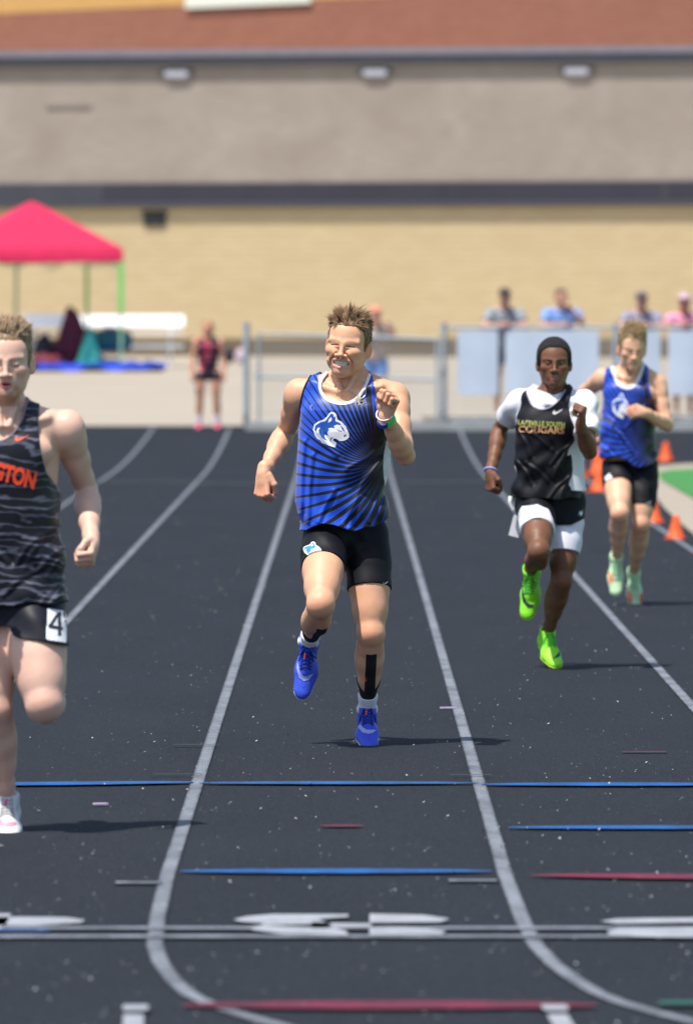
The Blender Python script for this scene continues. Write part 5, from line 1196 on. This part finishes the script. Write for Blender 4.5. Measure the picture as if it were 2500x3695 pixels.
    m.tube([(q[0], float(rb(q[0], q[1])) - .001, q[1]) for q in spline([p(u, v)[[0, 2]] for u, v in ((96, 1440), (92, 1468), (60, 1480), (20, 1484), (-20, 1482), (-45, 1460))], 8)], .0012, 5)
    m.build('necklace', M_silver, root, smooth=True)
    Mw = simple('white_knit', (.74, .74, .76), .5, .06, 60); Mg = simple('green_sole', (.16, .5, .03), .5); Mpk = simple('pink_lace', (.85, .03, .2), .5)
    shoe(B, 'L', root, [Mw, Mg, simple('grey_lace', (.5, .5, .48), .6), simple('pink_print', (.8, .3, .4), .5)], A3(.02, -.97, -.25), A3(0, -.25, .97), 1.12, sw=[CRES], lace_loops=False, tongue=Mpk)
    shoe(B, 'R', root, [Mw, Mg, simple('grey_lace', (.5, .5, .48), .6), simple('pink_print', (.8, .3, .4), .5)], A3(0, .92, -.35), A3(0, -.35, -.92), 1.08, lace_loops=False)
    return root
left_runner = build_left()

# ================================================================== runner in white tee under a black vest
def build_vest():
    K = 712.0; x0 = 1990
    def p(u, v, y=0.0): return A3((u - x0) / K, y, (2420 - v) / K)
    root = empty('person', ((x0 - 1250) / 712, 43.25, 0), label='runner in black lettered vest over white tee and white half tights with neon yellow spikes', cat='person')
    J = dict(pelvis=p(1988, 1790, .03), neck=p(1994, 1425, -.04), head=p(1997, 1308, -.06),
             shoL=p(1872, 1452, .02), elbL=p(1808, 1545, .21), wriL=p(1770, 1708, .04), hdirL=A3(.02, -.25, -1), palmL=A3(.72, .5, 0),
             shoR=p(2106, 1456, -.04), elbR=p(2122, 1628, -.20), wriR=p(2086, 1530, -.38), hdirR=A3(.12, -.25, .95), palmR=A3(-.8, .35, 0),
             hipL=p(1932, 1820, -.02), kneL=p(1938, 1985, -.34), ankL=p(1915, 2060, .05),
             hipR=p(2044, 1820, .04), kneR=p(2024, 2095, -.08), ankR=p(1977, 2290, .12))
    B = Body(J, rot(0, 2, 0), hs=1.0, face='open', build=.93, jaw=.049)
    body_mesh(B, 'body', M_skin_d, root, (.19, .080, .040), lips=(.42, .16, .13), brow=A3(.02, .01, .008), blush=.35)
    teeth(B, root, M_teeth, low=False, w=.016, zt=-.0650, yf=-.0805)
    m = MB()
    for sx in (-1, 1):
        c = B.J['head'] + B.hR @ (A3(sx * .031, -.0672, -.003))
        for k in range(6):
            a0, a1 = -.9 + k * .3, -.6 + k * .3
            m.add([c + .0125 * A3(math.sin(a0), -math.cos(a0), -.4), c + .0125 * A3(math.sin(a1), -math.cos(a1), -.4), c + .0125 * A3(math.sin(a1), -math.cos(a1), .4), c + .0125 * A3(math.sin(a0), -math.cos(a0), .4)], [(0, 1, 2, 3)], 1 if 1 <= k <= 4 else 0)
    m.build('eyes', kind='stuff', mats=[simple('eye_white', (.6, .56, .52), .3, .05), simple('iris', (.02, .01, .008), .2)], parent=root)
    def capt(x, y, z): return .010 + 0 * x
    def reg(x, y, z): return np.where(y < 0.036, (.074 - .6 * np.clip(np.abs(x) - .03, 0, .04)) - z - np.clip((y + .042) * 2.0, 0, .088), -.06 - z)
    def style(rt, u, r): return u + 0, u + 0, np.full(len(rt), .5)
    hair(B, root, simple('black_hair', (.012, .010, .011), .8, .4, 300, bump=.8), capt, reg, style, 2600, .010, .0012, seed=9, cols=[(.012, .01, .01)], clump=.1)
    # white tee
    gr = ('torso', 'neck', 'uarmL', 'uarmR')
    lo, hi = p(1790, 1810) + A3(-.02, -.28, 0), p(2170, 1385) + A3(.02, .24, 0)
    g = Grid((lo[0], -.30, lo[2]), (hi[0], .3, hi[2]), .004); X, Y, Z = g.bc((slice(None),) * 3); Zf = lambda v: p(0, v)[2]; xf = lambda q: (q - x0) / K
    F = evalf(B.pick('torso', 'neck'), g) - .006; G = np.full(g.shape, FAR, np.float32)
    for sd, t in (('L', .62), ('R', .62)):
        a, e = J['sho' + sd], J['elb' + sd]; L = np.linalg.norm(e - a); d = (e - a) / L; sl = evalf(limb(a, e, [(0, .056), (.5, .058), (1, .066)]) + B.pick('uarm' + sd), g) - .004 + .003 * np.sin(80 * ((X - a[0]) * d[0] + (Z - a[2]) * d[2]) + 20 * X)
        F = smin(F, np.maximum(sl, ((X - a[0]) * d[0] + (Y - a[1]) * d[1] + (Z - a[2]) * d[2] - t * L).astype(np.float32)), .03)
    F = smin(F, loft(X, Y, Z, [Zf(v) for v in (1800, 1700, 1600, 1500, 1430)], [xf(q) for q in (1862, 1858, 1862, 1870, 1920)], [xf(q) for q in (2116, 2106, 2096, 2095, 2050)], (-.125, -.12, -.125, -.12, -.05), (.12, .11, .11, .1, .04)), .04)
    F = F + folds(X, Y, Z, .0035, 6)
    F = np.maximum(F, Z - np.where(Y < 0, Zf(1425) + .35 * np.abs(X - xf(1994)), Zf(1410) + .35 * np.abs(X - xf(1994)))); F = np.maximum(F, Zf(1772) + .08 * (xf(2100) - X) - Z).astype(np.float32)
    tee = link('tee_shirt', field_mesh('tee_shirt', F, g, M_white_cloth)[0], root); rt = Relief(F, g)
    MA = simple('black_ink', (.02, .02, .03), .5)
    q = [p(u, v)[[0, 2]] for u, v in ((2053, 1486), (2057, 1481), (2061, 1487), (2065, 1481), (2068, 1487), (2064, 1489), (2068, 1496), (2063, 1493), (2060, 1497), (2056, 1491), (2052, 1496), (2056, 1489))]
    decal('chest_mark', [([tuple(v) for v in q], 0)], [MA], rt, tee, h=.0016, off=.008)
    Mv = simple('black_vest_cloth', (.0055, .006, .010), .55, .3, 12, spec=.22)
    zv = (1815, 1740, 1680, 1600, 1520, 1440)
    o, F, Fb, g, rel = make_vest(B, root, p, x0, K, 'vest', Mv, zv, (1846, 1850, 1858, 1858, 1868, 1915), (2092, 2078, 2070, 2066, 2072, 2045), (-.155, -.152, -.150, -.155, -.155, -.10), (.14, .13, .12, .12, .12, .08),
        aL=((1850, 1580), (1862, 1520), (1864, 1460), (1862, 1400)), aR=((2085, 1600), (2078, 1560), (2055, 1505), (2048, 1460), (2056, 1425), (2068, 1390)),
        nk=((1896, 1385), (1900, 1420), (1918, 1462), (1952, 1476), (1985, 1466), (2015, 1440), (2036, 1405), (2044, 1385)), nkb=((1896, 1385), (1930, 1420), (2010, 1420), (2044, 1385)),
        hem=((1840, 1792), (1990, 1800), (2100, 1795)), top=1378, th=.014, fold=.008, seed=2, h=.004, pleat=.003)
    trim(o, 'neck_trim', Fb, g, [p(u, v)[[0, 2]] for u, v in ((1898, 1400), (1901, 1425), (1918, 1462), (1952, 1476), (1985, 1466), (2015, 1440), (2036, 1405))], .003, simple('lilac_trim', (.4, .38, .5), .6), th=.002)
    Mp = simple('silver_print', (.62, .66, .62), .35, .1); Mg = simple('yellow_print', (.42, .46, .12), .5, .05); Mo = simple('copper_print', (.62, .32, .16), .5, .05)
    decal('curved_mark', [(place(SWOOSH, *p(1990, 1488)[[0, 2]], .058, .07, 0), 0)], [Mp], rel, o, h=.0018, off=.003)
    put_text(o, 'lettering', 'LAKEVILLE SOUTH', p(1950, 1527)[[0, 2]], .235, rel, Mg, off=.003, hscale=1.15, tilt=-3, bold=.035)
    put_text(o, 'lettering', 'COUGARS', p(1950, 1549)[[0, 2]], .23, rel, Mo, off=.003, hscale=.95, tilt=-2, bold=.03)
    Mwt = simple('white_tights', (.74, .75, .84), .6, .04, 20)
    make_tights(B, root, 'half_tights', Mwt, (.58, .64), p(0, 1800)[2], th=.009, xsplit=0.0)
    # loose black shorts
    lo = A3(-.23, -.36, .68); hi = A3(.22, .26, .93); g = Grid(lo, hi, .004); X, Y, Z = g.bc((slice(None),) * 3)
    F = evalf(B.pick('torso'), g)
    for sd in 'LR': F = smin(F, evalf(B.pick('thigh' + sd), g), .04)
    F = F - .019 + .004 * np.sin(40 * X + 10 * Z)
    hm = np.interp(X.ravel(), [xf(q) for q in (1837, 1862, 1880, 1930, 1975, 1995, 2005, 2060, 2104, 2125)], [Zf(v) for v in (1830, 1850, 1822, 1808, 1832, 1880, 1894, 1892, 1872, 1810)])[:, None, None]
    F = np.maximum(F, hm - Z - np.clip(Y, 0, .1) * .5); F = np.maximum(F, Z - Zf(1778)).astype(np.float32)
    so = link('shorts', field_mesh('shorts', F, g, M_blackcloth)[0], root); r2 = Relief(F, g)
    decal('small_mark', [([tuple(p(u, v)[[0, 2]]) for u, v in ((2086, 1858), (2090, 1842), (2094, 1850), (2100, 1838), (2101, 1852), (2094, 1862), (2091, 1852))], 0)], [M_print_w], r2, so, h=.002, off=.003)
    m = MB(); m.box(p(1862, 1898, .02), (.052, .008, .11), 0, Matrix.Rotation(.25, 3, 'Y')); m.build('split_panel', M_white_cloth, so)
    m = MB(); pts = [p(u, v, -.03) for u, v in ((1840, 1790), (1838, 1812), (1848, 1835), (1858, 1856))]; m.tube(pts, .010, 6); m.build('side_piping', M_white_cloth, so, smooth=True)
    e, w = J['elbL'], J['wriL']; d = nrm(w - e); o1 = nrm(np.cross(d, A3(0, 1, 0))); o2 = np.cross(d, o1); m = MB(); cc = w - d * .012
    m.tube([cc + o1 * math.cos(t) * .034 + o2 * math.sin(t) * .034 for t in np.linspace(0, 2 * math.pi, 25)[:-1]], .0055, 6, closed=True); m.build('wristband', simple('lilac_band', (.35, .36, .85), .5, .05), root, smooth=True)
    Mu = Mat('neon_upper', rough=.5); x, y, z = Mu.xyz(); n = Mu.noise(200, 2); Mu.set('Base Color', Mu.mix(n.ramp(.3, .7), (.16, .78, .02), (.38, .88, .03)))
    My = simple('yellow_sole', (.62, .88, .01), .45, .05); Ml = simple('green_lace', (.08, .5, .05), .6); Mk = simple('navy_mark', (.015, .025, .06), .5)
    big = [(.038, .05), (.036, .10), (.024, .14), (.0, .165), (-.02, .16), (-.03, .145), (-.008, .148), (.010, .135), (.022, .11), (.030, .08)]
    shoe(B, 'L', root, [Mu.m, My, Ml, Mk], A3(-.12, -.3, -.95), A3(-.15, -.94, .3), 1.12, sw=[big], mirror=-1)
    shoe(B, 'R', root, [Mu.m, My, Ml, Mk], A3(.18, -.9, -.38), A3(.05, -.38, .92), 1.1, sw=[[(-.04, .1), (-.034, .14), (-.018, .165), (.01, .178), (-.012, .152), (-.026, .13)]], lace_loops=True)
    return root
vest_runner = build_vest()

# ================================================================== fourth runner, blond, furthest back
def build_back():
    K = 582.0; x0 = 2275
    def p(u, v, y=0.0): return A3((u - x0) / K, y, (2190 - v) / K)
    root = empty('person', ((x0 - 1250) / 582, 52.9, 0), label='blond runner furthest back in blue swirl singlet and black half tights with pale green spikes', cat='person')
    J = dict(pelvis=p(2272, 1650, .03), neck=p(2276, 1338, -.05), head=p(2278, 1258, -.10),
             shoL=p(2178, 1362, .03), elbL=p(2112, 1412, .24), wriL=p(2146, 1545, .12), hdirL=A3(.05, -.1, -1), palmL=A3(.7, .6, 0),
             shoR=p(2366, 1385, -.03), elbR=p(2404, 1530, -.10), wriR=p(2318, 1487, -.29), hdirR=A3(-.85, -.45, .12), palmR=A3(-.4, .8, -.3),
             hipL=p(2222, 1690, .0), kneL=p(2229, 1850, -.30), ankL=p(2223, 2010, -.0),
             hipR=p(2322, 1690, .02), kneR=p(2308, 1890, -.14), ankR=p(2290, 2068, .16))
    B = Body(J, rot(8, 12, 3), hs=1.02, face='smile', build=.98, jaw=.048)
    body_mesh(B, 'body', M_skin, root, (.72, .43, .27), lips=(.6, .25, .2), brow=A3(.42, .27, .14), blush=1.0, fine=.0028)
    teeth(B, root, M_teeth, low=False, w=.017, zt=-.0675, yf=-.0805)
    def capt(x, y, z): return .003 + .005 * np.clip((z - .07) / .035, 0, 1)
    def reg(x, y, z): return np.where(y < 0.036, (.070 - .9 * np.clip(np.abs(x) - .056, 0, .03)) - z - np.clip((y + .042) * 2.0, 0, .088), -.06 - z)
    def style(rt, u, r):
        f = np.clip((rt[:, 2] - .055) / .05, 0, 1)[:, None]
        return u * .6 + A3(0, -.2, .9) * f + A3(0, .9, -.3) * (1 - f), u * .5 + A3(.2, .3, .6) * f + A3(0, .9, -.7) * (1 - f), .45 + .7 * f[:, 0]
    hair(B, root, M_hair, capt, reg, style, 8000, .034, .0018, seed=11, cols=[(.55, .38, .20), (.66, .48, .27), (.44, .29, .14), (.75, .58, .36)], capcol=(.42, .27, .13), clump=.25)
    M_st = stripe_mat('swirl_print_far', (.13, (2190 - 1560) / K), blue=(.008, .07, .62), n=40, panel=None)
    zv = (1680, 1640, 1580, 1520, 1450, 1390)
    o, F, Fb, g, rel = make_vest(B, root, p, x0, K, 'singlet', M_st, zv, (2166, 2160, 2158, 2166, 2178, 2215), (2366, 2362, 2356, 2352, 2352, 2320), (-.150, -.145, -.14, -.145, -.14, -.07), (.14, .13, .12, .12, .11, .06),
        aL=((2160, 1440), (2171, 1415), (2176, 1370), (2184, 1320)), aR=((2360, 1460), (2346, 1425), (2336, 1380), (2336, 1310)),
        nk=((2205, 1300), (2212, 1345), (2226, 1383), (2255, 1399), (2285, 1390), (2306, 1355), (2318, 1300)), nkb=((2205, 1300), (2240, 1335), (2290, 1335), (2318, 1300)),
        hem=((2150, 1645), (2170, 1655), (2200, 1642), (2250, 1655), (2290, 1682), (2320, 1686), (2364, 1662)), top=1296, fold=.009, seed=7, h=.0045, pleat=.006)
    trim(o, 'neck_trim', Fb, g, [p(u, v)[[0, 2]] for u, v in ((2205, 1312), (2212, 1350), (2228, 1385), (2256, 1400), (2284, 1390), (2304, 1356), (2318, 1314))], .010, M_white_cloth, th=.003)
    T = lambda cx, cy: tuple(p(2204 + (cx - 586) * .232, 1418 + (cy - 850) * .345)[[0, 2]])
    decal('wolf_emblem', emblem_layers(T), [M_print_b, M_print_w], rel, o, h=.0024, off=.003)
    tg, F, g, r2 = make_tights(B, root, 'half_tights', M_blackcloth, (.42, .72), p(0, 1660)[2], th=.007, h=.0045)
    T2 = lambda cx, cy: tuple(p(2178 + (cx - 586) * .105, 1706 + (cy - 848) * .13)[[0, 2]])
    decal('wolf_emblem', [([T2(*q) for q in EMB_W], 0)], [M_print_w], r2, tg, h=.0024, off=.003)
    decal('curved_mark', [(place(SWOOSH, *p(2326, 1820)[[0, 2]], .042, .07, 15), 0)], [M_print_w], r2, tg, h=.0024, off=.003)
    Mu = simple('pale_green_knit', (.55, .82, .50), .5, .08, 60); Mo = simple('orange_blotch', (.95, .28, .12), .5, .06); Ml = simple('mint_lace', (.4, .7, .4), .6)
    shoe(B, 'L', root, [Mu, simple('cream_sole', (.8, .85, .6), .5), Ml, Mo], A3(-.04, -.42, -.9), A3(0, -.9, .42), 1.08, sw=[[(.045, .06), (.04, .13), (.02, .16), (.016, .12)]], lace_loops=False)
    shoe(B, 'R', root, [Mu, simple('cream_sole', (.8, .85, .6), .5), Ml, Mo], A3(.02, -.42, -.9), A3(0, -.9, .42), 1.08, sw=[[(.045, .08), (.04, .16), (.02, .18), (.018, .13)], [(-.045, .11), (-.03, .13), (-.03, .18), (-.042, .16)]], lace_loops=False)
    return root
back_runner = build_back()
# ================================================================== people in the background
def bystander(loc, label, skin, J, shirt, legs, hairc, rz=0, sleeve=.55, leg_t=.5, cap=None, long_hair=False, shoes=(.5, .5, .5), socks=None, build=.95, build_shirt=.015, group=None, hs=.97, skirt=False, bare=False, dz=0.0):
    root = empty('person', (loc[0], loc[1], float(gz(loc[1])) + dz), rz, label=label, cat='person')
    if group: root['group'] = group
    B = Body(J, rot(J.pop('yaw', 0) if 'yaw' in J else 0, 8, 0), hs=hs, face='rest', build=build)
    body_mesh(B, 'body', M_skin, root, skin, h=.011, fine=0, blush=.3)
    top = ['torso'] + ([] if bare else [])
    lo, hi = bbox(B.pick('torso', 'uarmL', 'uarmR', 'thighL', 'thighR', 'kneeL', 'kneeR'), .03); g = Grid(lo, hi, .011); X, Y, Z = g.bc((slice(None),) * 3)
    F = evalf(B.pick('torso'), g)
    if sleeve:
        for sd in 'LR':
            a, e = B.J['sho' + sd], B.J['elb' + sd]; L = np.linalg.norm(e - a); d = (e - a) / L
            F = smin(F, np.maximum(evalf(B.pick('uarm' + sd), g) - .01, ((X - a[0]) * d[0] + (Y - a[1]) * d[1] + (Z - a[2]) * d[2] - sleeve * L).astype(np.float32)), .03)
    F = F - build_shirt + folds(X, Y, Z, .004, 3); F = np.maximum(np.maximum(F, Z - B.J['neck'][2] - .015), B.J['pelvis'][2] - .06 - Z).astype(np.float32)
    if bare: F = np.maximum(F, np.abs(X) - .15 - .0 * Z).astype(np.float32)
    link('shirt', field_mesh('shirt', F, g, simple('shirt_cloth', shirt, .8, .08, 12) if not hasattr(shirt, 'name') else shirt)[0], root)
    F = np.maximum(evalf(B.pick('torso'), g), Z - B.J['pelvis'][2] - .02)
    for sd in 'LR':
        a, e = B.J['hip' + sd], B.J['kne' + sd]; L = np.linalg.norm(e - a); d = (e - a) / L
        F = smin(F, np.maximum(evalf(B.pick('thigh' + sd), g), ((X - a[0]) * d[0] + (Y - a[1]) * d[1] + (Z - a[2]) * d[2] - leg_t * L).astype(np.float32)), .03)
    zc = min(B.J['hipL'][2], B.J['hipR'][2]); F = np.maximum(np.maximum(F - .012, Z - B.J['pelvis'][2] + .0), zc - leg_t * .42 - Z).astype(np.float32)
    link('shorts', field_mesh('shorts', F, g, simple('shorts_cloth', legs, .8, .08, 12))[0], root)
    H, R, q = B.J['head'], B.hR, hs
    hp = [el(H + R @ (A3(0, .025, .042) * q), (.085 * q, .102 * q, .092 * q), R), el(H + R @ (A3(0, .05, -.01) * q), (.075 * q, .075 * q, .075 * q), R, k=.03)]
    if long_hair: hp += [rc(H + A3(.0, .09, .02), H + A3(.02, .13, -.22), .045, .02, k=.04)]
    g = Grid(H - .3, H + .3, .010); F = evalf(hp, g); X, Y, Z = g.bc((slice(None),) * 3); F = np.maximum(F, np.where(Y < H[1] + .01, H[2] + .062 - Z, -.1)).astype(np.float32)
    link('hair', field_mesh('hair', F, g, simple('far_hair', hairc, .7, .2, 60))[0], root)
    if cap:
        g = Grid(H - .2, H + .2, .008); X, Y, Z = g.bc((slice(None),) * 3); F = np.maximum(evalf([el(H + A3(0, .02, .05), (.093, .112, .088))], g), H[2] + .055 - Z)
        F = smin(F, np.maximum(evalf([el(H + A3(0, -.10, .06), (.07, .09, .012))], g), -.2), .01).astype(np.float32); link('cap', field_mesh('cap', F, g, simple('cap_cloth', cap, .8, .06))[0], root)
    Msh = simple('shoe_leather', shoes, .6)
    for sd in 'LR':
        a = B.J['ank' + sd]; g = Grid(a + A3(-.1, -.25, -.12), a + A3(.1, .12, .14), .008); X, Y, Z = g.bc((slice(None),) * 3)
        F = evalf([el(a + A3(0, .01, -.04), (.042, .05, .05)), rc(a + A3(0, .02, -.055), a + A3(0, -.13, -.062), .036, .034, k=.03)], g); F = np.maximum(F, a[2] - .089 - Z).astype(np.float32); link('shoe', field_mesh('shoe', F, g, Msh)[0], root)
        if socks: offset_band(B, ['shin' + sd, 'ankle' + sd], .008, [along(B.J['kne' + sd], a, .68, 1.0)], 'sock', simple('far_sock', socks, .8), root, h=.009)
    return root
def stand(h=1.0, lean=0, w=.19, elb=None, wri=None, hipw=.09):
    s = h / 1.8
    J = dict(pelvis=(0, .12 * lean, .95 * s), neck=(0, -.16 * lean, (1.49 - .06 * lean) * s), head=(0, -.2 * lean - .02, (1.655 - .07 * lean) * s), shoL=(-w, -.14 * lean, (1.44 - .06 * lean) * s), shoR=(w, -.14 * lean, (1.44 - .06 * lean) * s),
             hipL=(-hipw, .12 * lean, .92 * s), hipR=(hipw, .12 * lean, .92 * s), kneL=(-hipw - .01, .08 * lean - .02, .5 * s), kneR=(hipw + .01, .08 * lean - .02, .5 * s), ankL=(-hipw - .015, .12 * lean, .09), ankR=(hipw + .015, .12 * lean, .09))
    if lean: e = [(-.30, -.26, 1.30), (.30, -.26, 1.30)]; wr = [(-.05, -.50, 1.335), (.05, -.52, 1.34)]
    else: e = [(-.25, .0, 1.15 * s), (.25, .0, 1.15 * s)]; wr = [(-.25, -.08, .90 * s), (.25, -.08, .90 * s)]
    J['elbL'], J['elbR'] = elb or e; J['wriL'], J['wriR'] = wri or wr
    for sd in 'LR': d = A3(*J['wri' + sd]) - A3(*J['elb' + sd]); J['hdir' + sd] = d; J['palm' + sd] = (0, .3, -1) if lean else ((1 if sd == 'L' else -1), 0, 0)
    return J
Mk = Mat('girl_kit', rough=.7); n = Mk.noise(9, 2); Mk.set('Base Color', Mk.mix(n.ramp(.45, .6), (.02, .012, .03), (.55, .02, .09)))
gj = stand(1.54, w=.165, hipw=.105, elb=((-.215, .0, .98), (.215, .0, .98)), wri=((-.225, -.08, .76), (.225, -.08, .76)))
gj['ankL'] = (-.13, .02, .09); gj['ankR'] = (.13, .02, .09)
bystander((-1.93, 119.2), 'girl in pink and black running kit standing at the far edge of the track', (.62, .30, .18), gj, Mk.m, (.02, .012, .03), (.34, .19, .09), sleeve=0, leg_t=.20, long_hair=True, shoes=(.85, .12, .22), socks=(.75, .72, .85), build=.80, build_shirt=.008, hs=.92, bare=True)
sp = (.60, .33, .23)
m = MB(); m.box((5.2, 122.2, float(gz(122)) + .02), (8.2, 4.6, .24)); m.build('walkway', Mgr.m, None, kind='structure')
bystander((2.22, 120.12), 'spectator in grey tee and dark cap leaning on the fence', sp, stand(1.93, .8), (.27, .31, .35), (.07, .08, .10), (.06, .04, .03), cap=(.03, .03, .045), dz=.12)
j = stand(1.93, .8, elb=((-.27, -.22, 1.30), (.30, -.2, 1.34)), wri=((.02, -.48, 1.34), (.10, -.34, 1.58))); j['yaw'] = 30
bystander((3.02, 120.12), 'spectator in light blue shirt raising one hand to his face', sp, j, (.20, .36, .75), (.16, .24, .55), (.07, .035, .02), dz=.12)
bystander((4.14, 120.12), 'spectator in grey-lavender shirt and sunglasses behind the blond runner', sp, stand(1.87, .8), (.26, .27, .40), (.1, .1, .14), (.05, .04, .04), cap=(.08, .07, .09), dz=.12)
bystander((4.74, 120.12), 'spectator in pink shirt and pale cap at the right edge', (.5, .22, .15), stand(1.85, .8, w=.17), (.80, .34, .50), (.6, .2, .3), (.07, .04, .03), cap=(.55, .38, .48), build=.85, dz=.12)
j = stand(1.72, .6, elb=((-.2, -.1, 1.15), (.27, -.1, 1.22)), wri=((-.1, -.25, 1.0), (.20, -.2, 1.40))); j['yaw'] = 40
bystander((.42, 124.5), 'person in orange cap and blue shorts half hidden behind the lead runner', (.62, .36, .28), j, (.42, .35, .30), (.10, .24, .60), (.2, .12, .08), cap=(.70, .26, .17))
